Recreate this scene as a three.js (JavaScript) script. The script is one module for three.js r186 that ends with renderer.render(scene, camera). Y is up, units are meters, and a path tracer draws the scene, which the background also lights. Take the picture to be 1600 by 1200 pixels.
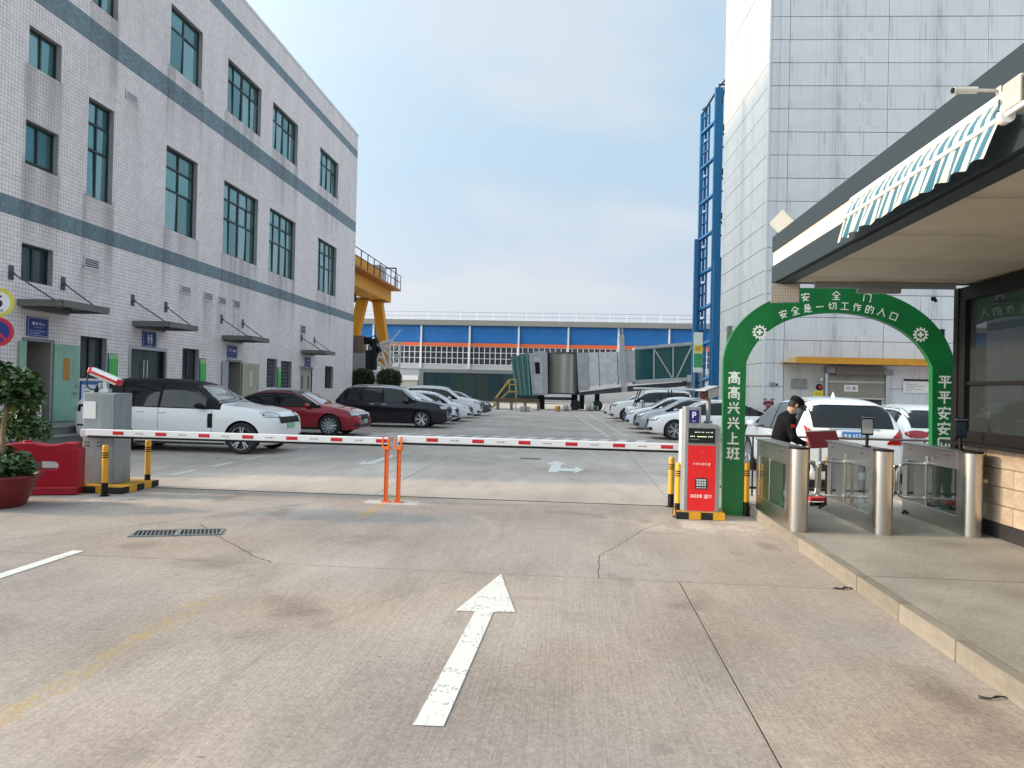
import * as THREE from 'three';
import { mergeGeometries, mergeVertices } from 'three/addons/utils/BufferGeometryUtils.js';
import { RoundedBoxGeometry } from 'three/addons/geometries/RoundedBoxGeometry.js';
import { MarchingCubes } from 'three/addons/objects/MarchingCubes.js';
import { Brush, Evaluator, SUBTRACTION } from 'three-bvh-csg';

// ---------- camera, sky, sun, exposure ----------
const scene = new THREE.Scene();
const F = 1130, EYE = new THREE.Vector3(0, 1.65, 0);
const camera = new THREE.PerspectiveCamera(2 * Math.atan(600 / F) * 180 / Math.PI, 4 / 3, 0.1, 3000);
camera.position.copy(EYE);
camera.rotation.set(0.00775, 0.08583, 0.023, 'YXZ');
camera.updateMatrixWorld();
scene.add(camera);
const renderer = new THREE.WebGLRenderer({ antialias: true });
renderer.setSize(1024, 768);
renderer.toneMapping = THREE.LinearToneMapping;
renderer.toneMappingExposure = 2.1;
renderer.shadowMap.enabled = true;
const V = (x, y, z) => new THREE.Vector3(x, y, z);
const sunDir = V(-1, 0.325, 0.06).normalize();
const sun = new THREE.DirectionalLight(0xffd8a8, 2.0);
sun.position.copy(sunDir.clone().multiplyScalar(120)).add(V(0, 0, -20));
sun.target.position.set(0, 0, -20); scene.add(sun.target);
sun.castShadow = true; sun.shadow.radius = 5;
Object.assign(sun.shadow.camera, { left: -70, right: 70, top: 60, bottom: -60, near: 1, far: 300 });
sun.shadow.mapSize.set(4096, 4096);
scene.add(sun);

// ---------- random and noise ----------
let seed = 7;
const rnd = () => { seed = (seed + 0x6d2b79f5) | 0; let t = Math.imul(seed ^ (seed >>> 15), 1 | seed); t = (t + Math.imul(t ^ (t >>> 7), 61 | t)) ^ t; return ((t ^ (t >>> 14)) >>> 0) / 4294967296; };
const rr = (a, b) => a + (b - a) * rnd();
const hash = (x, y) => { let h = Math.imul(x | 0, 374761393) + Math.imul(y | 0, 668265263); h = Math.imul(h ^ (h >>> 13), 1274126177); return ((h ^ (h >>> 16)) >>> 0) / 4294967296; };
const wrap = (v, p) => ((v % p) + p) % p;
function vnoise(x, y, p) {              // value noise, periodic in p cells
  const xi = Math.floor(x), yi = Math.floor(y), fx = x - xi, fy = y - yi, u = fx * fx * (3 - 2 * fx), v = fy * fy * (3 - 2 * fy);
  const a = wrap(xi, p), b = wrap(xi + 1, p), c = wrap(yi, p), d = wrap(yi + 1, p);
  const h0 = hash(a, c), h1 = hash(b, c), h2 = hash(a, d), h3 = hash(b, d);
  return h0 + (h1 - h0) * u + (h2 - h0) * v + (h0 - h1 - h2 + h3) * u * v;
}
function fbm(x, y, p, o) { let s = 0, a = 0.5, n = 0; for (let i = 0; i < o; i++) { s += a * vnoise(x, y, p); n += a; x *= 2; y *= 2; p *= 2; a *= 0.5; } return s / n; }

// ---------- sky: pale hazy afternoon ----------
{
  const w = 1024, h = 512, d = new Float32Array(w * h * 4), v = V(0, 0, 0);
  const lo = [0.35, 0.352, 0.383], mid = [0.245, 0.322, 0.398], hi = [0.26, 0.335, 0.405];
  for (let j = 0; j < h; j++) for (let i = 0; i < w; i++) {
    const el = ((j + 0.5) / h - 0.5) * Math.PI, az = ((i + 0.5) / w - 0.5) * 2 * Math.PI;
    v.set(Math.cos(el) * Math.cos(az), Math.sin(el), Math.cos(el) * Math.sin(az));
    const e = Math.max(0, Math.sin(el)), a = Math.min(1, e / 0.28), b = Math.min(1, Math.max(0, (e - 0.18) / 0.6));
    const cosS = v.dot(sunDir), glow = 12.8 * Math.exp(-(1 - cosS) / 0.17)       // haze glow round the low sun, strengthened outside the view as added fill light;
    const q = 0.5 + e * 1.2, n1 = fbm(8 + v.x / q * 3.1, 8 + v.z / q * 7.3 + v.x, 64, 5), cl = Math.max(0, n1 - 0.47) * 1.1 * Math.min(1, e * 6);
    for (let k = 0; k < 3; k++) {
      let c = lo[k] + (mid[k] - lo[k]) * a; c += (hi[k] - c) * b;
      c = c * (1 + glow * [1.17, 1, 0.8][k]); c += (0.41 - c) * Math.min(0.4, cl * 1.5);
      d[(j * w + i) * 4 + k] = c;
    }
    d[(j * w + i) * 4 + 3] = 1;
  }
  const t = new THREE.DataTexture(d, w, h, THREE.RGBAFormat, THREE.FloatType);
  t.mapping = THREE.EquirectangularReflectionMapping; t.magFilter = THREE.LinearFilter; t.minFilter = THREE.LinearFilter; t.needsUpdate = true;
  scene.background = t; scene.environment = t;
}


// ---------- photo pixels (1600 x 1200) to places on known planes ----------
const ray = (px, py) => V((px - 800) / F, (600 - py) / F, -1).applyQuaternion(camera.quaternion);
const onPlane = (px, py, ax, val) => { const d = ray(px, py), t = (val - EYE[ax]) / d[ax]; return EYE.clone().addScaledVector(d, t); };
const G = (px, py, y = 0) => onPlane(px, py, 'y', y), PX = (px, py, x) => onPlane(px, py, 'x', x), PZ = (px, py, dep) => onPlane(px, py, 'z', -dep);

// ---------- materials ----------
const C = (r, g, b) => new THREE.Color().setRGB(r, g, b);
const M = (r, g, b, rough = 0.6, o = {}) => new THREE.MeshPhysicalMaterial({ color: C(r, g, b), roughness: rough, ...o });
const tex = (data, w, h, rep, srgb) => { const t = new THREE.DataTexture(data, w, h); t.wrapS = t.wrapT = THREE.RepeatWrapping; t.magFilter = THREE.LinearFilter; t.minFilter = THREE.LinearMipmapLinearFilter; if (rep) t.repeat.set(rep, rep); if (srgb) t.colorSpace = THREE.SRGBColorSpace; t.needsUpdate = true; return t; };
function pixelTex(w, h, rep, srgb, f) { const d = new Uint8Array(w * h * 4); for (let j = 0; j < h; j++) for (let i = 0; i < w; i++) { const c = f(i, j), o = (j * w + i) * 4; for (let k = 0; k < 3; k++) d[o + k] = Math.max(0, Math.min(255, Array.isArray(c) ? c[k] : c)); d[o + 3] = 255; } return tex(d, w, h, rep, srgb); }
const cvs = (w, h, draw) => { const c = document.createElement('canvas'); c.width = w; c.height = h; const x = c.getContext('2d'); draw(x, w, h); const t = new THREE.CanvasTexture(c); t.colorSpace = THREE.SRGBColorSpace; t.magFilter = THREE.LinearFilter; return t; };
const grimeT = pixelTex(512, 512, 0.5, true, (i, j) => { const n = fbm(i / 64, j / 64, 8, 5), s = fbm(i / 8, j / 128, 64, 3); const v = 228 + 42 * (n - 0.5) + 22 * (s - 0.5); return [v, v, v - 2]; });
const fineBump = pixelTex(256, 256, 4, false, (i, j) => 255 * fbm(i / 8, j / 8, 32, 4));
const MAT = {
  white: M(0.72, 0.73, 0.74, 0.5), offwhite: M(0.62, 0.61, 0.57, 0.7, { map: grimeT }), black: M(0.009, 0.009, 0.01, 0.55, { specularIntensity: 0.4 }), blackMatte: M(0.016, 0.016, 0.017, 0.85), rubber: M(0.018, 0.018, 0.019, 0.8),
  steel: M(0.55, 0.55, 0.53, 0.22, { metalness: 1 }), steelDark: M(0.36, 0.36, 0.35, 0.28, { metalness: 1 }), chrome: M(0.72, 0.72, 0.72, 0.1, { metalness: 1 }), alu: M(0.5, 0.52, 0.54, 0.35, { metalness: 0.9 }),
  yellow: M(0.72, 0.36, 0.012, 0.42, { clearcoat: 0.3 }), craneYellow: M(0.95, 0.42, 0.02, 0.6, { map: grimeT }), orange: M(0.85, 0.17, 0.02, 0.45), red: M(0.55, 0.012, 0.02, 0.45), redBright: M(0.75, 0.01, 0.015, 0.35, { clearcoat: 0.4 }),
  grey: M(0.30, 0.335, 0.36, 0.5, { map: grimeT }), greyDark: M(0.07, 0.085, 0.10, 0.55), greyMid: M(0.2, 0.22, 0.235, 0.55), concrete: M(0.36, 0.35, 0.33, 0.9, { map: grimeT, bumpMap: fineBump, bumpScale: 0.004 }),
  glass: M(0.02, 0.028, 0.03, 0.04, { specularIntensity: 1, clearcoat: 1, clearcoatRoughness: 0.03 }), blue: M(0.015, 0.055, 0.33, 0.5), skyBlue: M(0.01, 0.17, 0.52, 0.6, { map: grimeT }), mastBlue: M(0.02, 0.2, 0.46, 0.45, { map: grimeT }),
};

// ---------- geometry helpers ----------
const used = new Map();
const numbered = (n) => { const k = used.get(n) || 0; used.set(n, k + 1); return k ? n + '_' + String(k).padStart(3, '0') : n; };
const clean = (g) => { let q = g.index ? g.toNonIndexed() : g; const o = new THREE.BufferGeometry(); for (const a of ['position', 'normal', 'uv', 'color']) if (q.attributes[a]) o.setAttribute(a, q.attributes[a]); return o; };
const join = (list) => { list = [].concat(list).map(clean); if (list.length === 1) return list[0]; const keys = ['normal', 'uv', 'color'].filter((k) => list.every((g) => g.attributes[k])); for (const g of list) for (const k of ['normal', 'uv', 'color']) if (!keys.includes(k)) g.deleteAttribute(k); return mergeGeometries(list); };
function part(name, g, m, parent) { const o = new THREE.Mesh(Array.isArray(g) ? join(g) : g, m); o.name = name; o.castShadow = o.receiveShadow = true; parent.add(o); return o; }
const tag = (o, label, category, group) => { o.userData.label = label; o.userData.category = category; if (group) o.userData.group = group; return o; };
function thing(name, label, category, p = V(0, 0, 0), turn = 0, group) { const o = new THREE.Group(); o.name = numbered(name); o.position.copy(p); o.rotation.y = turn; scene.add(o); return tag(o, label, category, group); }
function struct(name, g, m) { const o = g ? new THREE.Mesh(Array.isArray(g) ? join(g) : g, m) : new THREE.Group(); o.name = numbered(name); o.userData.kind = 'structure'; o.receiveShadow = o.castShadow = true; scene.add(o); return o; }
const box = (w, h, d, x = 0, y = 0, z = 0) => new THREE.BoxGeometry(w, h, d).translate(x, y, z);
const rbox = (w, h, d, x = 0, y = 0, z = 0, r = 0.01) => new RoundedBoxGeometry(w, h, d, 2, Math.min(r, w / 2.01, h / 2.01, d / 2.01)).translate(x, y, z);
const bx = (x0, x1, y0, y1, z0, z1) => box(Math.abs(x1 - x0), Math.abs(y1 - y0), Math.abs(z1 - z0), (x0 + x1) / 2, (y0 + y1) / 2, (z0 + z1) / 2);
const cyl = (r0, r1, h, x = 0, y = 0, z = 0, s = 20) => new THREE.CylinderGeometry(r1, r0, h, s).translate(x, y + h / 2, z);   // stands on y
function rod(a, b, r, s = 8) { const d = b.clone().sub(a), g = new THREE.CylinderGeometry(r, r, d.length(), s); g.applyQuaternion(new THREE.Quaternion().setFromUnitVectors(V(0, 1, 0), d.clone().normalize())); return g.translate((a.x + b.x) / 2, (a.y + b.y) / 2, (a.z + b.z) / 2); }
function bar(a, b, w, h) { const d = b.clone().sub(a), L = d.length(), g = new THREE.BoxGeometry(w, L, h); g.applyQuaternion(new THREE.Quaternion().setFromUnitVectors(V(0, 1, 0), d.clone().normalize())); return g.translate((a.x + b.x) / 2, (a.y + b.y) / 2, (a.z + b.z) / 2); }
const tube = (pts, r, n = 40, s = 8, closed = false, ten = 0.5) => new THREE.TubeGeometry(new THREE.CatmullRomCurve3(pts, closed, 'catmullrom', ten), n, r, s, closed);
const lathe = (pts, s = 32) => new THREE.LatheGeometry(pts.map(([r, y]) => new THREE.Vector2(r, y)), s);
const quad = (w, h) => new THREE.PlaneGeometry(w, h);
const printed = (t, o = {}) => new THREE.MeshPhysicalMaterial({ map: t, roughness: 0.5, ...o });
const shapeOf = (pts) => { const s = new THREE.Shape(); pts.forEach(([x, y], i) => (i ? s.lineTo(x, y) : s.moveTo(x, y))); return s; };
const ext = (pts, depth, o = {}) => new THREE.ExtrudeGeometry(Array.isArray(pts) ? shapeOf(pts) : pts, { depth, bevelEnabled: false, ...o });
const flat = (pts, y) => { const g = new THREE.ShapeGeometry(shapeOf(pts.map((p) => [p.x, -p.z]))); return g.rotateX(-Math.PI / 2).translate(0, y, 0); };

// ---------- Chinese characters as strokes on a 100 x 100 field ----------
const GL = {
  高: '50,2,50,14|8,16,92,16|32,27,68,27,68,40,32,40,32,27|14,98,14,52,86,52,86,96,76,98|34,66,66,66,66,84,34,84,34,66', 兴: '20,12,30,36|48,6,54,32|84,8,66,38|6,50,94,50|34,60,10,94|66,60,92,94', 上: '46,6,46,90|46,42,82,42|6,90,94,90',
  班: '4,14,36,14|6,46,34,46|2,84,36,78|20,14,20,80|44,22,42,50|52,6,50,60,36,96|62,14,98,14|64,48,96,48|58,88,100,88|80,14,80,88', 平: '10,12,90,12|26,24,36,42|76,22,64,42|4,54,96,54|50,12,50,98', 安: '50,2,54,12|10,32,10,18,90,18,88,32|44,28,22,66,80,94|70,46,58,70,16,96|6,52,94,52',
  回: '12,8,88,8,88,94,12,94,12,8|34,34,66,34,66,66,34,66,34,34', 全: '50,2,6,42|50,2,94,42|22,48,78,48|24,70,76,70|8,94,92,94|50,48,50,94', 门: '14,22,14,96|20,4,30,16|40,10,88,10,88,92,76,96', 是: '26,6,74,6,74,42,26,42,26,6|26,24,74,24|6,54,94,54|52,54,52,88|52,70,82,70|30,64,8,96|22,80,50,94,96,94',
  一: '6,50,94,50', 切: '4,40,44,32|22,8,22,80,46,68|48,16,94,16,92,84,80,94|70,16,66,60,46,94', 工: '12,12,88,12|50,12,50,88|4,88,96,88', 作: '30,4,6,50|20,34,20,98|52,4,36,42|46,24,98,24|62,24,62,98|62,48,92,48|62,72,92,72', 的: '24,2,18,18|8,18,42,18,42,92,8,92,8,18|8,54,42,54|62,2,50,38|56,22,94,22,90,88,76,94|62,46,74,62',
  入: '34,6,52,16,6,96|50,20,96,94', 口: '14,14,86,14,86,90,14,90,14,14', 中: '16,24,84,24,84,62,16,62,16,24|50,4,50,98', 心: '14,46,6,76|32,30,32,82,44,92,72,92,78,76|46,14,56,34|78,34,94,62', 服: '10,8,10,60,4,96|10,8,38,8,38,90,30,94|10,34,38,34|10,60,38,60|54,8,54,98|54,8,90,8,88,32,76,34|54,44,92,44,60,96|62,48,96,96',
  务: '40,2,14,34|34,14,76,14,10,56|32,22,90,52|16,62,80,62,76,90,64,96|50,52,44,74,12,98', 员: '28,4,72,4,72,22,28,22,28,4|16,82,16,34,84,34,84,80|50,42,48,66,8,98|58,78,90,98', 通: '10,8,22,22|4,38,22,38,22,76,4,92|14,82,40,96,98,96|38,10,88,10,66,22|50,16,72,26|40,84,40,30,92,30,92,80,84,84|40,48,92,48|40,64,92,64|66,30,66,84',
  道: '10,8,22,22|4,38,22,38,22,76,4,92|14,82,40,96,98,96|44,4,52,14|82,4,70,16|32,20,98,20|62,20,56,32|42,34,86,34,86,84,42,84,42,34|42,50,86,50|42,66,86,66', 尔: '36,4,10,34|30,20,88,20,80,36|50,20,50,90,38,96|28,46,10,78|72,46,92,78', 停: '28,4,6,48|18,34,18,98|62,2,64,12|36,14,96,14|48,22,84,22,84,38,48,38,48,22|34,58,34,48,96,48,94,58|46,64,86,64|66,64,66,94,54,98',
  车: '16,18,88,18|46,4,22,50,84,50|54,36,54,98|6,72,96,72', 粤: '46,2,40,10|20,12,80,12,80,48,20,48,20,12|50,16,50,44|28,30,72,30|4,58,96,58|36,58,30,72,80,72,74,94,58,98', 理: '4,14,36,14|6,46,34,46|2,84,36,78|20,14,20,80|46,8,92,8,92,48,46,48,46,8|46,28,92,28|69,8,69,90|46,68,92,68|40,90,98,90', 系: '80,4,20,16|50,14,26,32,70,34,22,56,82,58|50,56,50,90,40,94|28,68,10,88|70,68,92,88', 禁: '50,50',
};
function glyph(x, ch, cx, cy, size, rot = 0, lw = 0.12, sx = 1) {
  x.save(); x.translate(cx, cy); x.rotate(rot); x.scale(sx, 1); x.lineWidth = size * lw; x.lineJoin = 'miter'; x.lineCap = 'butt';
  for (const s of (GL[ch] || '').split('|')) { const n = s.split(',').map(Number); x.beginPath(); for (let i = 0; i < n.length; i += 2) { const a = (n[i] / 100 - 0.5) * size, b = (n[i + 1] / 100 - 0.5) * size; i ? x.lineTo(a, b) : x.moveTo(a, b); } x.stroke(); }
  x.restore();
}
const row = (x, str, cx, cy, size, step, lw) => [...str].forEach((c, i) => glyph(x, c, cx + (i - (str.length - 1) / 2) * step, cy, size, 0, lw));
// ================= GROUND =================
const KERB = 2.43;
const concreteTone = (n) => [203 + n * 1.0, 190 + n, 177 + n * 0.95];
const foreT = (() => {           // non-repeating map of the forecourt: x -9.6..2.4, z -11..1
  const S = 2048, per = S / 12, c = document.createElement('canvas'); c.width = c.height = S; const x = c.getContext('2d');
  const im = x.createImageData(S, S), d = im.data;
  for (let j = 0; j < S; j++) for (let i = 0; i < S; i++) {
    const a = fbm(i / 256, j / 256, 8, 4) - 0.5, b = fbm(i / 44 + 3, j / 120 + 7, 64, 3) - 0.5, f = hash(i, j) - 0.5, s = vnoise(i / 5.5, j / 300, 512) - 0.5, m = vnoise(i / 3.1, j / 3.1, 1024) - 0.5, g = fbm(i / 100 + 40, j / 100 + 9, 64, 3) - 0.5;
    let n = a * 44 + b * 20 + f * 26 + s * 5 + m * 22; if (g > 0.16) n -= (g - 0.16) * 130;
    const wx = -9.6 + i / per, wz = -11 + j / per;
    const dust = Math.max(0, 1 - Math.hypot((wx - 1.6) / 1.5, (wz + 9.3) / 0.8)) + Math.max(0, 1 - Math.hypot((wx + 6.2) / 1.5, (wz + 9.6) / 0.7)) + Math.max(0, 1 - Math.hypot((wx + 2.5) / 0.6, (wz + 10.2) / 0.35));
    n += Math.min(1, dust * 1.4) * 46 * Math.max(0, fbm(i / 30, j / 30, 512, 4) * 1.9 - 0.55);
    const t = concreteTone(n), o = (j * S + i) * 4, cool = Math.max(0, Math.min(1, 0.5 + 2.2 * (fbm(i / 330 + 11, j / 330 + 2, 64, 3) - 0.5)));
    d[o] = t[0] - 9 * cool; d[o + 1] = t[1] - 3 * cool; d[o + 2] = t[2] + 5 * cool; d[o + 3] = 255;
  }
  x.putImageData(im, 0, 0);
  const X = (v) => (v + 9.6) * per, Z = (v) => (v + 11) * per;
  x.lineCap = 'round';
  for (let k = 0; k < 46; k++) {            // tyre scuffs and drag marks
    x.strokeStyle = rnd() < 0.62 ? 'rgba(226,222,214,' + rr(0.05, 0.2) + ')' : 'rgba(110,104,97,' + rr(0.03, 0.08) + ')'; x.lineWidth = rr(1, 16);
    const cx = X(rr(-8, 2.2)), cz = Z(rr(-10.5, -1)), r = rr(0.4, 3.5) * per, a0 = rr(0, 6.28); x.beginPath(); x.ellipse(cx, cz, r, r * rr(0.3, 1), rr(0, 3), a0, a0 + rr(0.2, 1.4)); x.stroke();
  }
  for (let k = 0; k < 900; k++) { x.fillStyle = rnd() < 0.5 ? 'rgba(80,74,66,' + rr(0.2, 0.6) + ')' : 'rgba(235,232,226,' + rr(0.2, 0.6) + ')'; const r = rr(0.5, 2.2); x.fillRect(X(rr(-9, 2.4)), Z(rr(-11, 0)), r * rr(1, 3), r); }
  for (let k = 0; k < 16; k++) { const cx = X(rr(-7, 2)), cz = Z(rr(-10, -2.5)), r = rr(0.03, 0.12) * per; for (let q = 0; q < 14; q++) { x.fillStyle = 'rgba(110,102,94,' + rr(0.02, 0.06) + ')'; x.beginPath(); x.ellipse(cx + rr(-r, r), cz + rr(-r, r), r * rr(0.2, 0.8), r * rr(0.2, 0.7), 0, 0, 7); x.fill(); } }
  const worn = (x0, z0, x1, z1, col, keep) => { for (let k = 0; k < (x1 - x0) * (z1 - z0) * 9000 * keep; k++) { x.fillStyle = col + rr(0.05, 0.22) + ')'; const s = rr(2, 9); x.fillRect(X(rr(x0, x1)), Z(rr(z0, z1)), s, s * rr(0.3, 2)); } };
  worn(-2.84, -5.4, -2.66, -1.5, 'rgba(226,190,110,', 0.1); worn(-2.74, -10.9, -2.58, -8.9, 'rgba(226,186,104,', 0.25); worn(-2.62, -11, -2.3, -10.6, 'rgba(226,176,90,', 0.35);
  worn(-2.95, -10.35, -2.2, -10.05, 'rgba(245,243,240,', 1.2);
  const crack = (pts, w) => { x.strokeStyle = 'rgba(56,51,46,0.7)'; x.lineWidth = w; x.beginPath(); let l = null; for (const [a, b] of pts) { if (l) for (let q = 1; q <= 10; q++) x.lineTo(X(l[0] + (a - l[0]) * q / 10) + rr(-2, 2), Z(l[1] + (b - l[1]) * q / 10) + rr(-2, 2)); else x.moveTo(X(a), Z(b)); l = [a, b]; } x.stroke(); };
  crack([[0.25, -6.45], [0.29, -7.35], [0.6, -8.1], [0.87, -8.85], [1.21, -9.44]], 1.5); crack([[-3.98, -7.7], [-3.5, -7.2], [-2.99, -6.68], [-2.75, -6.5]], 2); crack([[-4.3, -8.1], [-3.98, -7.7]], 2); crack([[-5.78, -6.9], [-4.9, -7.9], [-4.2, -9], [-3.51, -10.05]], 1.6); crack([[1.35, -9.5], [1.9, -9.75], [2.4, -9.8]], 1.3);
  const t = new THREE.CanvasTexture(c); t.colorSpace = THREE.SRGBColorSpace; t.wrapS = t.wrapT = THREE.MirroredRepeatWrapping; t.magFilter = THREE.LinearFilter;
  t.matrixAutoUpdate = false; t.matrix.set(1 / 12, 0, 9.6 / 12, 0, 1 / 12, 1 / 12, 0, 0, 1);      // uv = (x, -z) in metres; canvas row 0 (z -11) is v = 1
  return t;
})();
const yardT = pixelTex(1024, 1024, 1 / 15, true, (i, j) => { const n = (fbm(i / 128, j / 128, 8, 5) - 0.5) * 50 + (fbm(i / 16 + 3, j / 60, 64, 3) - 0.5) * 22 + (hash(i, j) - 0.5) * 16; return [186 + n, 184 + n, 180 + n]; });
const platT = pixelTex(1024, 1024, 1 / 4, true, (i, j) => { const n = (fbm(i / 128, j / 128, 8, 4) - 0.5) * 46 + (hash(i, j) - 0.5) * 34 + (vnoise(i / 2.3, j / 2.3, 512) - 0.5) * 30; return [176 + n, 169 + n, 158 + n]; });
const broomBump = pixelTex(512, 512, 1 / 1.6, false, (i, j) => 128 + 150 * (vnoise(i / 3, j / 90, 256) - 0.5) + 110 * (vnoise(i / 4, j / 4, 128) - 0.5));
const fineGrit = pixelTex(512, 512, 1 / 0.7, false, (i, j) => 255 * fbm(i / 6, j / 6, 128, 3));
const foreM = new THREE.MeshPhysicalMaterial({ map: foreT, color: C(0.57, 0.55, 0.545), roughness: 0.86, bumpMap: broomBump, bumpScale: 0.0014, specularIntensity: 0.4 });
const foreM2 = foreM.clone(), foreM3 = foreM.clone(); foreM2.color = C(0.60, 0.57, 0.555); foreM3.color = C(0.585, 0.57, 0.565);
const yardM = new THREE.MeshPhysicalMaterial({ map: yardT, color: C(0.88, 0.79, 0.745), roughness: 0.85, bumpMap: broomBump, bumpScale: 0.0015, specularIntensity: 0.5 });
const platM = new THREE.MeshPhysicalMaterial({ map: platT, color: C(0.66, 0.66, 0.67), roughness: 0.7, bumpMap: fineGrit, bumpScale: 0.002, specularIntensity: 0.5 });
struct('ground', new THREE.PlaneGeometry(3000, 3000, 2, 2).rotateX(-Math.PI / 2).translate(0, -0.26, -900), M(0.25, 0.24, 0.225, 0.95));
const slab = (parent, m, pts, hole, th = 0.25) => { const s = shapeOf(pts.map(([x, z]) => [x, -z])); for (const h of hole || []) { const q = new THREE.Path(); h.forEach(([x, z], i) => (i ? q.lineTo(x, -z) : q.moveTo(x, -z))); s.holes.push(q); } return part('slab', ext(s, th).rotateX(-Math.PI / 2).translate(0, -th, 0), m, parent); };
const gratePit = (c, w, d, a) => [[-1, -1], [1, -1], [1, 1], [-1, 1]].map(([u, v]) => { const x = u * (w / 2 - 0.02), z = v * (d / 2 - 0.02); return [c.x + x * Math.cos(a) + z * Math.sin(a), c.z - x * Math.sin(a) + z * Math.cos(a)]; });
const pit1 = gratePit(G(278, 833), 0.92, 0.34, 0.32), pit2 = gratePit(G(829, 717), 0.5, 0.28, 0);
const J = 0.006;
{
  const d = struct('driveway');
  for (const [x0, x1, z0, z1] of [[-9.2, 0.955, 8, -6.45], [0.955, KERB, 8, -6.45], [-9.2, KERB, -6.45, -10.72], [-30, -9.2, 8, -10.72]])
    slab(d, x0 === -9.2 ? foreM : x0 > 0 ? foreM2 : foreM3, [[x0 + J, z0 - J], [x1 - J, z0 - J], [x1 - J, z1 + J], [x0 + J, z1 + J]], z0 === -6.45 ? [pit1] : null);
  const y = struct('yard');
  const xs = [-60, -24, -18, -12.4, -7.6, -3.0, 1.5, 6, 10.5, 15, 22, 60], zs = [-10.79, -16.2, -22.4, -28.6, -35, -41.5, -48, -55, -64, -80, -140];
  for (let i = 0; i < xs.length - 1; i++) for (let j = 0; j < zs.length - 1; j++) slab(y, yardM, [[xs[i] + J, zs[j] - J], [xs[i + 1] - J, zs[j] - J], [xs[i + 1] - J, zs[j + 1] + J], [xs[i] + J, zs[j + 1] + J]], xs[i] === -3 && zs[j] === -16.2 ? [pit2] : null);
  const pv = struct('platform');           // raised pavement by the booth with its kerb stones
  part('slab', ext([[KERB + 0.1, -9], [14, -9], [14, 6.42], [KERB + 0.1, 6.42]], 0.16).rotateX(-Math.PI / 2).translate(0, -0.03, 0), platM, pv);
  part('slab', ext([[KERB + 0.1, 6.44], [14, 6.44], [14, 10.7], [KERB + 0.1, 10.7]], 0.16).rotateX(-Math.PI / 2).translate(0, -0.03, 0), platM, pv);
  const kerbM = [0.34, 0.38, 0.31].map((v) => M(v, v * 0.9, v * 0.76, 0.9, { map: grimeT, bumpMap: fineGrit, bumpScale: 0.006 }));
  for (let z = 8, k = 0; z > -10.6; z -= 0.8, k++) part('kerb_stone', rbox(0.1 + rr(0, 0.008), 0.165, 0.79, KERB + 0.05, 0.0505 + rr(-0.003, 0.003), z - 0.4, 0.012), kerbM[k % 3], pv);
}
// painted markings
const paintT = pixelTex(512, 512, 1 / 1.5, true, (i, j) => { const n = fbm(i / 40, j / 40, 16, 5), s = hash(i, j); let v = 226 + 22 * (n - 0.5) - 14 * s; if (n > 0.57 && fbm(i / 4, j / 4, 128, 3) > 0.62) v -= 70; if (vnoise(i / 2, j / 26, 256) > 0.93) v -= 40; return [v, v - 1, v - 4]; });
const paintM = new THREE.MeshPhysicalMaterial({ map: paintT, color: C(0.92, 0.92, 0.92), roughness: 0.7 }), paintOld = new THREE.MeshPhysicalMaterial({ map: paintT, color: C(0.8, 0.77, 0.74), roughness: 0.8 });
function marking(name, polys, m, label, group, y = 0.004) { const o = struct(name, polys.map((p) => flat(p, y)), m); o.userData.label = label; return o; }
const P2 = (x, z) => V(x, 0, z);
marking('arrow_marking', [[[783, 897], [711, 955], [742, 956], [645, 1134], [693, 1136], [771, 957], [805, 957]].map(([a, b]) => G(a, b))], paintM, 'white straight arrow painted on the forecourt concrete');
marking('lane_line', [[P2(-4.78, -2), P2(-4.66, -2), P2(-4.66, -6.6), P2(-4.78, -6.6)]], paintM, 'white line painted along the forecourt');
marking('arrow_marking', [[[557, 726], [570, 720], [572, 723], [612, 711], [618, 713], [585, 724], [592, 725]].map(([a, b]) => G(a, b))], paintM, 'white arrow pointing towards the parked cars');
marking('arrow_marking', [[[856, 738], [872, 738], [874, 736], [898, 737], [897, 740], [912, 734], [898, 729], [899, 732.5], [875, 731.5], [877, 726], [886, 726], [869, 720], [852, 725.5], [862, 726]].map(([a, b]) => G(a, b))], paintM, 'white forked arrow for straight on and right');
{ const a = []; for (let k = 0; k < 9; k++) { const z = -12.2 - k * 1.5; a.push([P2(-7.12, z), P2(-7.0, z), P2(-7.0, z - 0.85), P2(-7.12, z - 0.85)]); } marking('bay_line', a, paintOld, 'dashed white line in front of the parked cars'); }
{ const a = []; for (let x = -7.6; x < 2.3; x += 0.62) a.push([P2(x, -22.6), P2(x + 0.3, -22.6), P2(x + 0.85, -25.3), P2(x + 0.55, -25.3)]); marking('crossing_marking', a, paintM, 'row of slanted white stripes across the yard'); }
{ const a = []; const ln = (p, q, n, w) => { for (let k = 0; k < n; k++) { const s = p.clone().lerp(q, k / n), e = p.clone().lerp(q, (k + 0.62) / n); a.push([P2(s.x - w, s.z), P2(s.x + w, s.z), P2(e.x + w, e.z), P2(e.x - w, e.z)]); } }; ln(P2(1.29, -26.9), P2(0.04, -50.6), 16, 0.06); ln(P2(1.97, -27.6), P2(1.12, -51), 16, 0.06); marking('walkway_line', a, paintM, 'two dashed white walkway lines leading down the yard'); }
{ const a = []; for (let k = 0; k < 12; k++) { const x = 2.6 + k * 0.36; a.push([P2(x, -11.05), P2(x + 0.17, -11.05), P2(x + 0.17, -12.5), P2(x, -12.5)]); } marking('crossing_marking', a, paintOld, 'white stripes on the ground behind the turnstiles'); }
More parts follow.
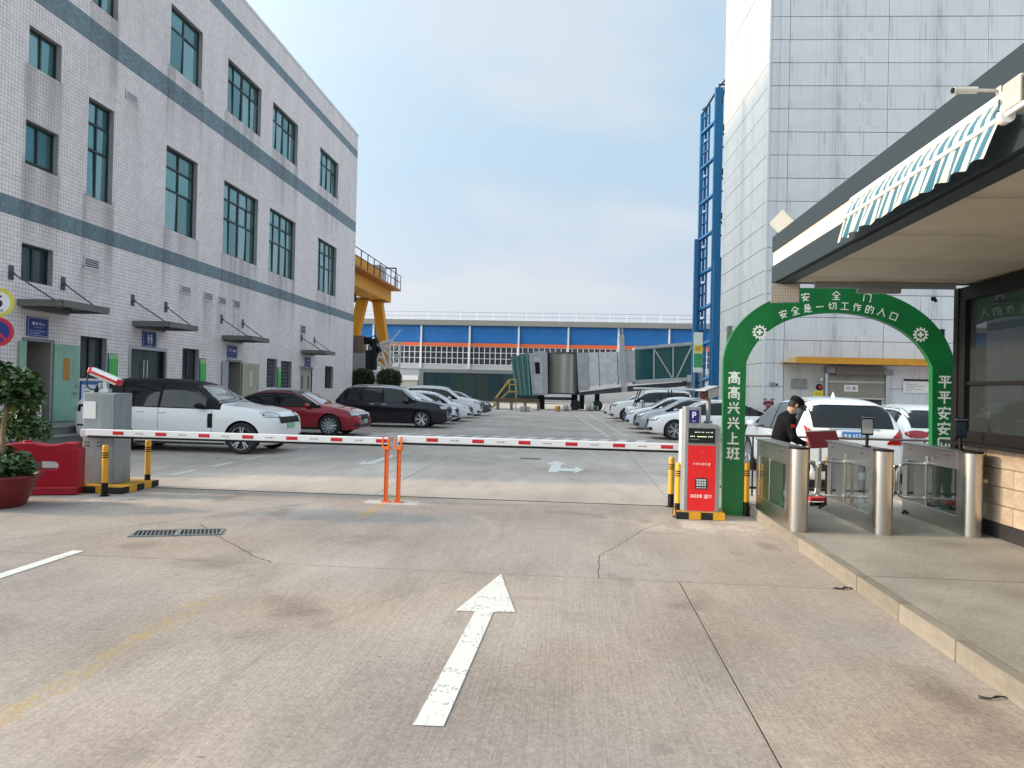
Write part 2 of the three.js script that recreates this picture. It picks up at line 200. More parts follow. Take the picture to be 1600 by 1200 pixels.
{ const a = []; for (let k = 0; k < 9; k++) { const z = -26.6 - k * 2.9; a.push([P2(-9.6, z), P2(-5.2, z), P2(-5.2, z - 0.1), P2(-9.6, z - 0.1)], [P2(2.7, z + 2.2), P2(7.2, z + 2.2), P2(7.2, z + 2.1), P2(2.7, z + 2.1)]); } marking('bay_line', a, paintOld, 'white lines between the parking bays'); }
// drain slot across the drive and floor grates
{ const o = struct('drain_channel', [bx(-9, KERB, -0.2, -0.003, -10.727, -10.733), bx(-9, KERB, -0.2, -0.003, -10.777, -10.783)], MAT.greyDark); o.userData.label = 'narrow open drain slot across the drive'; }
function grate(px, label, w, d, turn, n) {
  const t = thing('floor_grate', label, 'drain grate', V(px.x, 0, px.z), turn, 'drain grates');
  part('frame', [bx(-w / 2, w / 2, 0.002, 0.012, -d / 2, -d / 2 + 0.025), bx(-w / 2, w / 2, 0.002, 0.012, d / 2 - 0.025, d / 2), bx(-w / 2, -w / 2 + 0.025, 0.002, 0.011, -d / 2, d / 2), bx(w / 2 - 0.025, w / 2, 0.002, 0.011, -d / 2, d / 2), bx(-0.02, 0.02, 0.002, 0.0095, -d / 2, d / 2)], MAT.greyMid, t);
  part('pit', [bx(-w / 2 + 0.005, w / 2 - 0.005, -0.25, -0.24, -d / 2 + 0.005, d / 2 - 0.005)], MAT.concrete, t);
  for (let k = 0; k < n; k++) { const x = -w / 2 + (k + 0.5) * w / n; part('slat', bar(V(x - 0.02, 0.0055, -d / 2 + 0.03), V(x + 0.02, 0.0055, d / 2 - 0.03), 0.012, 0.005), MAT.greyMid, t); }
}
grate(G(278, 833), 'large black slatted floor grate in the forecourt', 0.92, 0.34, 0.32, 22); grate(G(829, 717), 'small black floor grate in the yard by the forked arrow', 0.5, 0.28, 0, 10);

// ================= LEFT TILED BUILDING =================
const XL = -13.2, tile = 0.1;
const tileT = pixelTex(1024, 1024, 1 / 3.2, true, (i, j) => {       // 32 x 32 small tiles
  const a = i % 32, b = j % 32, u = Math.floor(i / 32), v = Math.floor(j / 32), g = a < 4 || b < 4, n = (hash(u, v) - 0.5) * 22 + (hash(i, j) - 0.5) * 8 + (fbm(i / 64, j / 64, 16, 4) - 0.5) * 20;
  return g ? [186 + n, 182 + n, 182 + n] : [246 + n * 0.5, 240 + n * 0.5, 241 + n * 0.5];
});
const tileBump = pixelTex(512, 512, 1 / 1.6, false, (i, j) => ((i % 32) < 2 || (j % 32) < 2 ? 60 : 200 + 40 * hash(i >> 5, j >> 5)));
const tileM = new THREE.MeshPhysicalMaterial({ map: tileT, vertexColors: true, color: C(1, 0.985, 0.985), roughness: 0.42, bumpMap: tileBump, bumpScale: 0.003 });
const stripeT = pixelTex(512, 512, 1 / 1.6, true, (i, j) => { const g = i % 32 < 4 || j % 32 < 4, n = (hash(Math.floor(i / 32), Math.floor(j / 32) + 99) - 0.5) * 26 + (fbm(i / 40, j / 40, 16, 3) - 0.5) * 20; return g ? [108, 122, 130] : [112 + n, 138 + n, 150 + n]; });
const stripeM = new THREE.MeshPhysicalMaterial({ map: stripeT, vertexColors: true, color: C(0.93, 0.95, 0.95), roughness: 0.45 });
const winM = M(0.17, 0.34, 0.345, 0.06, { metalness: 0.7 }), winM2 = M(0.12, 0.25, 0.26, 0.08, { metalness: 0.65 }), winM3 = M(0.24, 0.4, 0.41, 0.1, { metalness: 0.6 }), winDark = M(0.05, 0.075, 0.08, 0.1, { metalness: 0.3 }), frameM = M(0.014, 0.028, 0.03, 0.45);
const bld = thing('tiled_building', 'three storey building clad in small white tiles with grey green bands', 'building', V(XL, 0, 0));
const Z0 = -12.2, Z1 = -42.15, TOP = 16.6;
// openings: z0 (nearer), z1, y0, y1, columns, row splits, kind
const OPEN = [];
const O = (z0, z1, y0, y1, kind, cols, rows) => OPEN.push({ z0, z1, y0, y1, kind, cols, rows });
O(-18.42, -19.49, 11.88, 13.86, 'win', 2, [0.68]); O(-22.17, -24.15, 11.86, 13.86, 'win', 2, [0.68]); O(-26.02, -28.92, 11.87, 13.86, 'win', 4, [0.66]); O(-30.07, -32.9, 11.87, 13.84, 'win', 4, [0.66]); O(-35.88, -38.75, 11.88, 13.85, 'win', 4, [0.66]);
O(-16.21, -17.3, 9.2, 10.14, 'win', 2, []); O(-16.18, -17.28, 6.8, 7.86, 'win', 2, [0.1]); O(-18.37, -19.45, 6.63, 9.29, 'win', 2, [0.5, 0.77]); O(-22.1, -24.03, 6.59, 9.26, 'win', 2, [0.5, 0.77]); O(-25.94, -28.86, 6.53, 9.25, 'win', 4, [0.5, 0.77]); O(-30.02, -32.9, 6.52, 9.25, 'win', 4, [0.5, 0.77]); O(-35.9, -38.78, 6.52, 9.21, 'win', 4, [0.5, 0.77]);
O(-16.15, -17.2, 3.99, 4.89, 'dark', 2, []); O(-18.3, -19.4, 1.69, 2.83, 'dark', 2, []); O(-23.37, -24.45, 1.65, 2.8, 'dark', 2, []); O(-30.1, -31.17, 1.51, 2.76, 'grille', 2, []); O(-31.6, -32.86, 1.49, 2.72, 'grille', 2, []); O(-37.41, -38.73, 1.49, 2.68, 'dark', 2, []);
O(-16.34, -17.22, 0.55, 2.56, 'hall', 1, []); O(-20.5, -22.33, 0.55, 2.61, 'glassdoor', 2, []); O(-26.54, -27.65, 0.55, 2.48, 'hall', 1, []); O(-33.91, -35.54, 0.55, 2.44, 'door', 2, []);
const VENT = [[-19.92, -20.51, 9.89, 10.15], [-18.32, -18.97, 4.67, 4.98], [-23.13, -23.77, 4.64, 4.92], [-24.64, -25.29, 4.6, 4.9], [-25.71, -26.31, 4.57, 4.88], [-26.87, -27.45, 4.57, 4.9], [-33.77, -34.45, 4.11, 4.55]];
const BANDS = [[5.46, 5.9], [10.78, 11.42], [15.22, 15.66]];
{
  const cuts = (vals, lo, hi, step) => { const s = [...new Set(vals.filter((v) => v > lo && v < hi).concat([lo, hi]).map((v) => +v.toFixed(3)))].sort((a, b) => a - b), r = [s[0]]; for (let i = 1; i < s.length; i++) { const n = Math.max(1, Math.ceil((s[i] - s[i - 1]) / step)); for (let k = 1; k <= n; k++) r.push(s[i - 1] + (s[i] - s[i - 1]) * k / n); } return r; };
  const zs = cuts(OPEN.flatMap((o) => [o.z0, o.z1]), Z1, Z0, 0.14), ys = cuts(OPEN.flatMap((o) => [o.y0, o.y1]).concat(BANDS.flat()), 0, TOP, 0.4);
  const stain = (z, y) => {           // rain streaks below sills, vents and along the wall, seen in the photograph
    const st = Math.pow(vnoise(z * 5.3 + 900, 3.3, 4096), 2), st2 = vnoise(z * 1.7 + 300, y * 0.25 + 40, 4096); let d = 0.07 * st2 + 0.16 * st * vnoise(z * 0.6 + 99, y * 0.5 + 7, 4096);
    for (const o of OPEN) if (o.kind === 'win' && z < o.z0 + 0.12 && z > o.z1 - 0.12) { const f = o.y0 - y; if (f > -0.01 && f < 2.6) d += (1 - f / 2.6) * (0.14 + 0.6 * st) * (Math.min(Math.abs(z - o.z0), Math.abs(z - o.z1)) < 0.3 ? 1.2 : 0.75); }
    for (const [a, b, c] of VENT) if (z < a + 0.05 && z > b - 0.05) { const f = c - y; if (f > 0 && f < 1.4) d += (1 - f / 1.4) * (0.12 + 0.2 * st); }
    return 1 - Math.min(0.45, d);
  };
  const wall = { p: [], u: [], c: [] }, band = { p: [], u: [], c: [] };
  for (let i = 0; i < zs.length - 1; i++) for (let j = 0; j < ys.length - 1; j++) {
    const zc = (zs[i] + zs[i + 1]) / 2, yc = (ys[j] + ys[j + 1]) / 2;
    if (OPEN.some((o) => zc < o.z0 && zc > o.z1 && yc > o.y0 && yc < o.y1)) continue;
    const t = BANDS.some(([a, b]) => yc > a && yc < b) ? band : wall;
    for (const [a, b] of [[1, 0], [0, 0], [0, 1], [1, 0], [0, 1], [1, 1]]) { const z = zs[i + a], y = ys[j + b], s = stain(z, y); t.p.push(0, y, z); t.u.push(-z, y); t.c.push(s, s * 0.985, s * 0.965); }
  }
  const mk = (t) => { const g = new THREE.BufferGeometry(); g.setAttribute('position', new THREE.Float32BufferAttribute(t.p, 3)); g.setAttribute('uv', new THREE.Float32BufferAttribute(t.u, 2)); g.setAttribute('color', new THREE.Float32BufferAttribute(t.c, 3)); g.setAttribute('normal', new THREE.Float32BufferAttribute(t.p.map((_, i) => (i % 3 === 0 ? 1 : 0)), 3)); return g; };
  part('wall', mk(wall), tileM, bld); part('band', mk(band), stripeM, bld);
  const plain = M(0.6, 0.6, 0.61, 0.6, { map: grimeT });
  part('side_wall', [bx(-17, -0.02, 0, TOP - 0.01, Z1, Z1 + 0.2)], plain, bld); part('side_wall', [bx(-17, -0.02, 0, TOP - 0.01, Z0 - 0.2, Z0)], plain, bld); part('back_wall', bx(-17.2, -17.0, 0, TOP - 0.01, Z1, Z0), plain, bld);
  part('roof', bx(-17, -0.3, TOP - 0.5, TOP - 0.3, Z1 + 0.2, Z0 - 0.2), MAT.concrete, bld);
  part('parapet_cap', bx(-0.32, 0.03, TOP - 0.02, TOP + 0.04, Z1 - 0.03, Z0 + 0.02), MAT.white, bld);
  part('parapet_inner_wall', bx(-0.3, -0.28, TOP - 0.5, TOP - 0.02, Z1 + 0.2, Z0 - 0.2), plain, bld);
  { const g = []; for (let z = -20; z > -42; z -= 1.9) g.push(rod(V(-0.1, TOP + 0.03, z), V(-0.1, TOP + 0.22, z), 0.012, 5)); g.push(rod(V(-0.1, TOP + 0.22, -14), V(-0.1, TOP + 0.22, Z1), 0.012, 5)); part('lightning_rail', g, MAT.steel, bld); }
  const revealM = M(0.5, 0.5, 0.505, 0.6, { map: grimeT });
  const liners = (o, d, m) => part('reveal', [bx(-d, -0.004, o.y0 - 0.02, o.y0, o.z1, o.z0), bx(-d, -0.004, o.y1, o.y1 + 0.02, o.z1, o.z0), bx(-d, -0.004, o.y0, o.y1, o.z0, o.z0 + 0.02), bx(-d, -0.004, o.y0, o.y1, o.z1 - 0.02, o.z1)], m, bld);
  for (const o of OPEN) {
    const W = o.z0 - o.z1, H = o.y1 - o.y0, d = 0.17;
    if (o.kind === 'win' || o.kind === 'dark' || o.kind === 'grille') {
      liners(o, d + 0.05, revealM);
      const w = new THREE.Group(); w.name = 'window'; bld.add(w);
      const ys2 = [0, ...o.rows, 1].map((v) => o.y0 + v * H), gm = o.kind === 'win' ? winM : winDark, fr = [];
      fr.push(bx(-d - 0.02, -d + 0.03, o.y0 + 0.001, o.y0 + 0.06, o.z1, o.z0), bx(-d - 0.02, -d + 0.03, o.y1 - 0.06, o.y1 - 0.001, o.z1, o.z0), bx(-d - 0.021, -d + 0.031, o.y0 + 0.001, o.y1 - 0.001, o.z0 - 0.06, o.z0 - 0.001), bx(-d - 0.021, -d + 0.031, o.y0 + 0.001, o.y1 - 0.001, o.z1 + 0.001, o.z1 + 0.06));
      for (let k = 1; k < o.cols; k++) { const z = o.z0 - W * k / o.cols, t = o.cols === 4 && k === 2 ? 0.055 : 0.026; fr.push(bx(-d - 0.018, -d + 0.034, o.y0 + 0.03, o.y1 - 0.03, z - t, z + t)); }
      for (const y of ys2.slice(1, -1)) fr.push(bx(-d - 0.016, -d + 0.037, y - 0.03, y + 0.03, o.z1 + 0.03, o.z0 - 0.03));
      part('frame', fr, frameM, w);
      for (let k = 0; k < o.cols; k++) for (let r = 0; r < ys2.length - 1; r++) { const za = o.z0 - W * k / o.cols, zb = o.z0 - W * (k + 1) / o.cols; const p = part('pane', box(0.01, ys2[r + 1] - ys2[r], za - zb), gm === winM ? [winM, winM2, winM3, winM][Math.floor(rnd() * 4)] : gm, w); p.position.set(-d - 0.004 + rr(-0.002, 0.002), (ys2[r] + ys2[r + 1]) / 2, (za + zb) / 2); p.rotation.set(0, rr(-0.02, 0.02), rr(-0.02, 0.02)); }
      if (o.kind === 'grille') { const g = []; for (let k = 1; k < 9; k++) g.push(rod(V(-0.05, o.y0, o.z0 - W * k / 9), V(-0.05, o.y1, o.z0 - W * k / 9), 0.009, 5)); for (let k = 1; k < 8; k++) g.push(rod(V(-0.05, o.y0 + H * k / 8, o.z0), V(-0.05, o.y0 + H * k / 8, o.z1), 0.008, 5)); part('security_bars', g, M(0.25, 0.24, 0.26, 0.6), w); }
    } else {
      const m = o.kind === 'hall' ? M(0.32, 0.31, 0.27, 0.8) : MAT.blackMatte;
      liners(o, o.kind === 'hall' ? 1.6 : 0.3, m);
      if (o.kind === 'hall') part('hallway', [bx(-1.65, -1.6, o.y0, o.y1, o.z1 - 0.02, o.z0 + 0.02), bx(-1.6, -0.8, o.y0, o.y1 - 0.1, o.z0 - 0.02, o.z0 - 0.4)], m, bld);
      if (o.kind === 'glassdoor') {
        const dr = new THREE.Group(); dr.name = 'entrance_door'; bld.add(dr);
        part('frame', [bx(-0.05, 0.03, 0.55, o.y1 + 0.09, o.z0 - 0.001, o.z0 + 0.09), bx(-0.05, 0.03, 0.55, o.y1 + 0.09, o.z1 - 0.09, o.z1 + 0.001), bx(-0.05, 0.031, o.y1, o.y1 + 0.12, o.z1 - 0.05, o.z0 + 0.05)], MAT.alu, dr);
        for (const k of [0, 1]) part('pane', bx(-0.16, -0.15, o.y0, o.y1, o.z0 - W * k / 2 - 0.01, o.z0 - W * (k + 1) / 2 + 0.01), winDark, dr);
        for (const s of [-0.09, 0.09]) part('handle', [rod(V(-0.09, 1.35, (o.z0 + o.z1) / 2 + s), V(-0.09, 2.3, (o.z0 + o.z1) / 2 + s), 0.02), rod(V(-0.09, 2.2, (o.z0 + o.z1) / 2 + s), V(-0.15, 2.2, (o.z0 + o.z1) / 2 + s), 0.012)], MAT.steel, dr);
      }
      if (o.kind === 'door') {
        const dm = M(0.55, 0.55, 0.44, 0.55, { map: grimeT });
        for (const k of [0, 1]) { const za = o.z0 - W * k / 2 - 0.01, zb = o.z0 - W * (k + 1) / 2 + 0.01, dr = part('door', bx(-0.1, -0.05, o.y0, o.y1, zb, za), dm, bld); part('vision_panel', bx(-0.052, -0.045, 1.45, 2.1, (za + zb) / 2 - 0.09, (za + zb) / 2 + 0.09), winDark, dr); part('handle', rbox(0.05, 0.03, 0.14, -0.02, 1.35, k ? za - 0.12 : zb + 0.12), MAT.steel, dr); }
      }
    }
  }
  // open door leaves folded against the wall
  const mint = M(0.38, 0.66, 0.52, 0.5, { map: grimeT }), beige = M(0.55, 0.55, 0.42, 0.55, { map: grimeT });
  const leaf = (z0, z1, y1, m, glass, gm) => { const d = part('door', rbox(0.05, y1 - 0.57, z0 - z1, 0.06, (y1 + 0.57) / 2, (z0 + z1) / 2), m, bld), zc = (z0 + z1) / 2 + 0.03; part('vision_panel', [bx(0.084, 0.09, glass[0], glass[1], zc - 0.12, zc + 0.12)], gm, d); part('handle', [rbox(0.05, 0.025, 0.16, 0.11, 1.3, z1 + 0.16), rbox(0.02, 0.1, 0.07, 0.09, 1.5, z1 + 0.12)], MAT.steel, d); };
  leaf(-17.25, -18.17, 2.55, mint, [1.62, 2.2], M(0.5, 0.25, 0.05, 0.4)); leaf(-27.68, -29.2, 2.46, beige, [1.55, 2.15], M(0.6, 0.6, 0.5, 0.4));
  part('door', rbox(0.05, 1.98, 0.2, 0.05, 1.56, -16.22), mint, bld); part('door', rbox(0.05, 1.9, 0.42, 0.06, 1.52, -26.28), M(0.42, 0.44, 0.44, 0.5), bld);
  for (const [a, b, c, d] of [[2.56, 2.64, -16.25, -17.3], [2.48, 2.56, -26.45, -27.7], [2.44, 2.55, -33.85, -35.6]]) part('door_frame', bx(-0.05, 0.03, a, b, c, d), MAT.grey, bld);
  // louvred vents
  for (const [a, b, c, d] of VENT) { const v = part('vent', [bx(0.001, 0.03, c, c + 0.03, b, a), bx(0.001, 0.03, d - 0.03, d, b, a), bx(0.001, 0.029, c, d, a - 0.03, a), bx(0.001, 0.029, c, d, b, b + 0.03)], MAT.white, bld); part('vent_back', bx(0.001, 0.006, c, d, b, a), MAT.blackMatte, v); for (let k = 0; k < 5; k++) part('slat', bar(V(0.016, c + (d - c) * (k + 0.6) / 5.5, a - 0.02), V(0.016, c + (d - c) * (k + 0.6) / 5.5, b + 0.02), 0.03, 0.02), MAT.white, v); }
  // entrance canopies hung on tie rods
  const canM = M(0.20, 0.205, 0.19, 0.6, { map: grimeT });
  for (const [z0, z1, y, za, zb, yb] of [[-15.9, -18.0, 3.44, -15.84, -17.57, 4.18], [-20.4, -22.45, 3.36, -20.53, -22.29, 4.12], [-25.9, -27.9, 3.35, -26.0, -27.73, 4.1], [-33.8, -35.85, 3.25, -33.97, -35.71, 3.98]]) {
    const c = part('canopy', [bx(0.01, 1.12, y, y + 0.05, z1 + 0.2, z0 - 0.2), bx(1.08, 1.14, y - 0.07, y + 0.09, z1 + 0.2, z0 - 0.2), bx(0.01, 1.1, y - 0.07, y + 0.09, z0 - 0.2, z0 - 0.14), bx(0.01, 1.1, y - 0.07, y + 0.09, z1 + 0.14, z1 + 0.2), bx(0.02, 0.12, y - 0.12, y, z1 + 0.3, z0 - 0.3)], canM, bld);
    for (const z of [za, zb]) { part('tie_rod', rod(V(0.06, yb - 0.08, z), V(1.0, y + 0.06, z * 0.85 + (z0 + z1) / 2 * 0.15), 0.018), MAT.greyDark, c); part('bracket', [rbox(0.02, 0.34, 0.16, 0.012, yb - 0.06, z), rbox(0.1, 0.06, 0.05, 0.05, yb - 0.08, z)], MAT.greyDark, c); }
    part('ceiling_lamp', rbox(0.14, 0.08, 0.14, 0.5, y - 0.045, z1 + 0.9), MAT.greyDark, c);
  }
  part('plinth', [bx(0.002, 0.03, 0, 0.5, Z1, -35.6), bx(0.002, 0.03, 0, 0.5, -33.8, -27.7), bx(0.002, 0.03, 0, 0.5, -26.4, -22.4)], M(0.25, 0.25, 0.24, 0.8), bld);
}
// steps in front of the doors
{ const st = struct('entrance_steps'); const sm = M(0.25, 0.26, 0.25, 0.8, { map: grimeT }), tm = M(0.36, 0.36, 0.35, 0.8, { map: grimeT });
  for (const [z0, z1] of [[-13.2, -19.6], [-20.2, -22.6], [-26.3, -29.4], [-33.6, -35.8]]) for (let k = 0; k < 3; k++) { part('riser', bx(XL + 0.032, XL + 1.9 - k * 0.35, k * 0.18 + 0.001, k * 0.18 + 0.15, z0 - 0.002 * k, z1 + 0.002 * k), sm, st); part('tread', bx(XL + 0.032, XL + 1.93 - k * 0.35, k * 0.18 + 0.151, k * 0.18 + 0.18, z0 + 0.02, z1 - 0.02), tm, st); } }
// taller block set back behind the tiled building (keeps the yard in shade)
{ const t = thing('rear_block', 'taller white block standing behind the tiled building', 'building', V(-31, 0, 0)); part('wall', bx(-12, -0.2, 0, 28.5, -62, -12.4), M(0.6, 0.6, 0.6, 0.7), t); part('roof', bx(-12.2, 0, 28.5, 28.8, -62.2, -12.2), MAT.concrete, t); }
// small wall signs
function wallSign(z0, z1, y0, y1, t, label, name = 'wall_sign', group = 'signs on the tiled building') { const o = thing(name, label, 'sign', V(XL, 0, (z0 + z1) / 2), 0, group), w = z0 - z1, h = y1 - y0; part('plate', rbox(0.03, h, w, 0.02, (y0 + y1) / 2, 0, 0.006), M(0.02, 0.06, 0.3, 0.45), o); const q = part('print', quad(w * 0.97, h * 0.96), printed(t), o); q.rotation.y = Math.PI / 2; q.position.set(0.0385, (y0 + y1) / 2, 0); return o; }
const blueSign = (draw) => cvs(256, 200, (x, w, h) => { x.fillStyle = '#14307f'; x.fillRect(0, 0, w, h); x.strokeStyle = x.fillStyle = '#e8edf8'; x.lineWidth = 4; x.strokeRect(8, 8, w - 16, h - 16); draw(x, w, h); });
const tiny = (x, x0, x1, y, s) => { for (let q = x0; q < x1; q += s * 1.15) { const k = ['中', '员', '道', '工', '理', '平'][Math.floor(rnd() * 6)]; glyph(x, k, q, y, s, 0, 0.12); } };
wallSign(-16.36, -17.08, 2.68, 3.16, blueSign((x) => { row(x, '服务中心', 128, 66, 36, 42, 0.13); tiny(x, 70, 190, 104, 12); tiny(x, 30, 215, 144, 13); tiny(x, 30, 150, 168, 13); }), 'blue plate reading service centre above the mint green door');
wallSign(-21.05, -21.78, 2.7, 3.2, blueSign((x) => { for (const s of [98, 158]) { x.beginPath(); x.arc(s, 44, 13, 0, 7); x.fill(); x.fillRect(s - 15, 62, 30, 50); x.fillRect(s - 13, 110, 10, 44); x.fillRect(s + 3, 110, 10, 44); } x.fillRect(126, 34, 4, 122); tiny(x, 90, 170, 176, 13); }), 'blue toilet sign with two figures above the glass entrance');
wallSign(-26.5, -27.28, 2.62, 3.1, blueSign((x) => { row(x, '员工通道', 128, 78, 42, 48, 0.13); tiny(x, 60, 200, 140, 14); }), 'blue plate above the beige door standing open');
wallSign(-34.46, -35.2, 2.53, 3.01, blueSign((x) => { row(x, '员工通道', 128, 60, 34, 42, 0.13); tiny(x, 50, 200, 120, 14); tiny(x, 50, 200, 150, 14); }), 'blue plate above the closed double door');
const greenBoard = cvs(128, 256, (x, w, h) => { x.fillStyle = '#2fae3a'; x.fillRect(0, 0, w, h); x.fillStyle = '#9cc68a'; x.fillRect(0, 0, w, 48); x.strokeStyle = '#c8f0c0'; for (let c = 0; c < 3; c++) for (let r = 0; r < 9; r++) glyph(x, ['平', '安', '全', '工', '作', '是'][(c * 5 + r * 3) % 6], 30 + c * 34, 66 + r * 21, 15, 0, 0.14); });
for (const [z0, z1, y0, y1, l] of [[-19.44, -19.87, 1.65, 2.42, 'narrow green poster with white text beside the dark window under the first vent'], [-24.47, -24.9, 1.6, 2.5, 'narrow green poster with white text beside the dark window past the glass entrance'], [-31.2, -31.57, 1.5, 2.4, 'narrow green poster with white text between the two barred windows']]) wallSign(z0, z1, y0, y1, greenBoard, l, 'poster', 'green posters on the tiled wall');
// ================= WHITE PANEL TOWER =================
{
  const T = thing('panel_tower', 'tall windowless tower clad in large pale grey panels', 'building', V(8.12, 0, -32), 0.035);
  const panT = pixelTex(1024, 512, 1, true, (i, j) => { const n = (fbm(i / 128, j / 128, 8, 4) - 0.5) * 12, s = Math.pow(vnoise(i / 9, j / 340, 1024), 3) * Math.pow(vnoise(i / 60, j / 200 + 5, 64), 2) * 62, e = (hash(i, j) - 0.5) * 5; const u = i / 1024 - 0.5, m = Math.exp(-u * u / 0.0002) * (0.35 + vnoise(3, j / 50, 64)) * 26 + Math.exp(-u * u / 0.004) * Math.pow(vnoise(i / 7, j / 300, 1024), 2) * 46; const v = 228 + n - s - m + e; return [v - 1, v, v + 1]; });
  const pm = [[0.84, 0.84, 0.86], [0.82, 0.825, 0.85], [0.855, 0.85, 0.865]].map(([a, b, c]) => M(a, b, c, 0.42, { map: panT }));
  const sunTint = [[0.74, 0.715, 0.69], [0.72, 0.70, 0.68]].map(([a, b, c]) => M(a, b, c, 0.42, { map: panT }));  // panels of the sunward face: cream of the sunlight put into their colour
  const g0 = M(0.4, 0.4, 0.41, 0.8);
  part('core', [bx(0.03, 2.62, 0, 30, -0.06, -8.0), bx(5.16, 16, 0, 30, -0.06, -8.0), bx(2.62, 5.16, 2.7, 30, -0.06, -8.0), bx(2.62, 5.16, 0, 2.7, -4.5, -8.0)], g0, T);
  const uvOff = (g, w, h) => { const u = g.attributes.uv, b = rnd(); for (let i = 0; i < u.count; i++) u.setXY(i, u.getX(i), b + u.getY(i) * h / 2.5); return g; };
  const cols = [0, 0.85, 5.02, 9.17, 13.3, 16], lc = [0, 0.5, 7.5, 8.0];
  const DOOR = [2.62, 5.16];
  for (let c = 0; c < 5; c++) { const v = [0, 1, 2].map(() => uvOff(rbox(cols[c + 1] - cols[c] - 0.022, 0.976, 0.06, 0, 0, 0, 0.012), 4, 1)); for (let r = 1; r < 20; r++) { const y = r + 0.05 - 1; if (y < 3.0 && r > 0 && c === 1) continue; if (y < 1.0) continue; const p = part('panel', v[r % 3], pm[Math.floor(rnd() * 3)], T); p.position.set((cols[c] + cols[c + 1]) / 2, y + 0.5, -0.03 + rr(-0.004, 0.004)); } }
  for (let c = 0; c < 3; c++) { const v = [0, 1, 2].map(() => uvOff(rbox(0.06, 0.98, lc[c + 1] - lc[c] - 0.016, 0, 0, 0, 0.01), 4, 1)); for (let r = 1; r < 21; r++) { const y = r + 0.05 - 1; const p = part('panel', v[r % 3], sunTint[Math.floor(rnd() * 2)], T); p.position.set(rr(-0.003, 0.003), y + 0.5, -(lc[c] + lc[c + 1]) / 2 - 0.03); } }
  part('corner_trim', bx(-0.04, 0.05, 1.0, 20, -0.005, 0.045), M(0.66, 0.67, 0.69, 0.4), T);
  part('upper_cladding', [bx(-0.03, 16, 20.1, 30, 0.0, 0.02), bx(-0.03, -0.01, 20.1, 30, 0, -8.0)], pm[0], T);
  part('plinth', [bx(0, DOOR[0] - 0.3, 0, 1.02, -0.05, 0.02), bx(DOOR[1] + 0.2, 16, 0, 1.02, -0.05, 0.02)], M(0.14, 0.15, 0.15, 0.8, { map: grimeT }), T);
  part('lobby_wall', [bx(0.86, DOOR[0] - 0.02, 1.03, 3.02, -0.05, 0.0), bx(DOOR[1] + 0.02, 5.0, 1.03, 3.02, -0.05, 0.0)], M(0.6, 0.6, 0.57, 0.55, { map: grimeT }), T);
  part('wall_joint', [bx(1.55, 1.58, 1.03, 3.02, 0.0, 0.006)], g0, T);
  const d = new THREE.Group(); d.name = 'roller_door'; T.add(d);
  
  part('curtain', [bx(DOOR[0] + 0.06, DOOR[1] - 0.06, 1.62, 2.62, 0.01, 0.03)], M(0.33, 0.31, 0.255, 0.5, { map: grimeT }), d);
  for (const y of [1.58, 2.28]) part('rail', bx(DOOR[0] + 0.05, DOOR[1] - 0.05, y, y + 0.07, 0.02, 0.05), M(0.5, 0.49, 0.42, 0.4), d);
  part('hood', [bx(DOOR[0] + 0.32, DOOR[1] - 0.25, 2.6, 2.95, 0.02, 0.35)], M(0.2, 0.17, 0.14, 0.6, { map: grimeT }), d);
  part('motor_box', bx(DOOR[0] - 0.05, DOOR[0] + 0.3, 2.66, 2.93, 0.02, 0.32), MAT.grey, d); part('motor_box', bx(DOOR[1] - 0.22, DOOR[1] + 0.15, 2.62, 2.86, 0.02, 0.32), MAT.grey, d);
  part('jamb', bx(DOOR[0] - 0.06, DOOR[0] + 0.06, 0, 2.66, 0.0, 0.14), MAT.alu, d); part('jamb', bx(DOOR[1] - 0.06, DOOR[1] + 0.1, 0, 2.62, 0.0, 0.14), MAT.alu, d);
  const c = part('canopy', [bx(0.72, 8.2, 3.06, 3.1, 0.04, 0.95), bx(1.05, 8.2, 3.03, 3.3, 0.9, 1.0)], M(0.75, 0.33, 0.02, 0.45, { map: grimeT }), T); part('end_cap', bx(0.72, 1.05, 3.05, 3.26, 0.88, 0.98), M(0.62, 0.45, 0.2, 0.6), c);
  T.updateMatrixWorld(true);
  const at = (x, y, z) => T.localToWorld(V(x, y, z));
  const plaque = (name, label, x0, x1, y0, y1, t, m) => { const o = thing(name, label, 'sign', at((x0 + x1) / 2, 0, 0.03), 0.035, 'notices around the roller door'); part('plate', rbox(x1 - x0, y1 - y0, 0.03, 0, (y0 + y1) / 2, 0.005, 0.005), m || MAT.white, o); if (t) { const q = part('print', quad((x1 - x0) * 0.97, (y1 - y0) * 0.97), printed(t), o); q.position.set(0, (y0 + y1) / 2, 0.0225); } };
  plaque('notice_plaque', 'small dull metal plaque on the tower wall left of the roller door', 1.18, 1.84, 1.98, 2.4, null, M(0.32, 0.31, 0.30, 0.4, { metalness: 0.6, map: grimeT }));
  plaque('notice_board', 'white notice with black heading on the wall right of the roller door', 5.85, 7.0, 1.9, 2.5, cvs(256, 140, (x, w, h) => { x.fillStyle = '#e8e6e2'; x.fillRect(0, 0, w, h); x.fillStyle = '#222'; x.fillRect(0, 0, w, 22); x.strokeStyle = '#555'; x.lineWidth = 3; for (let r = 0; r < 6; r++) { x.beginPath(); x.moveTo(24, 40 + r * 16); x.lineTo(60 + (r * 71) % 170, 40 + r * 16); x.stroke(); } }));
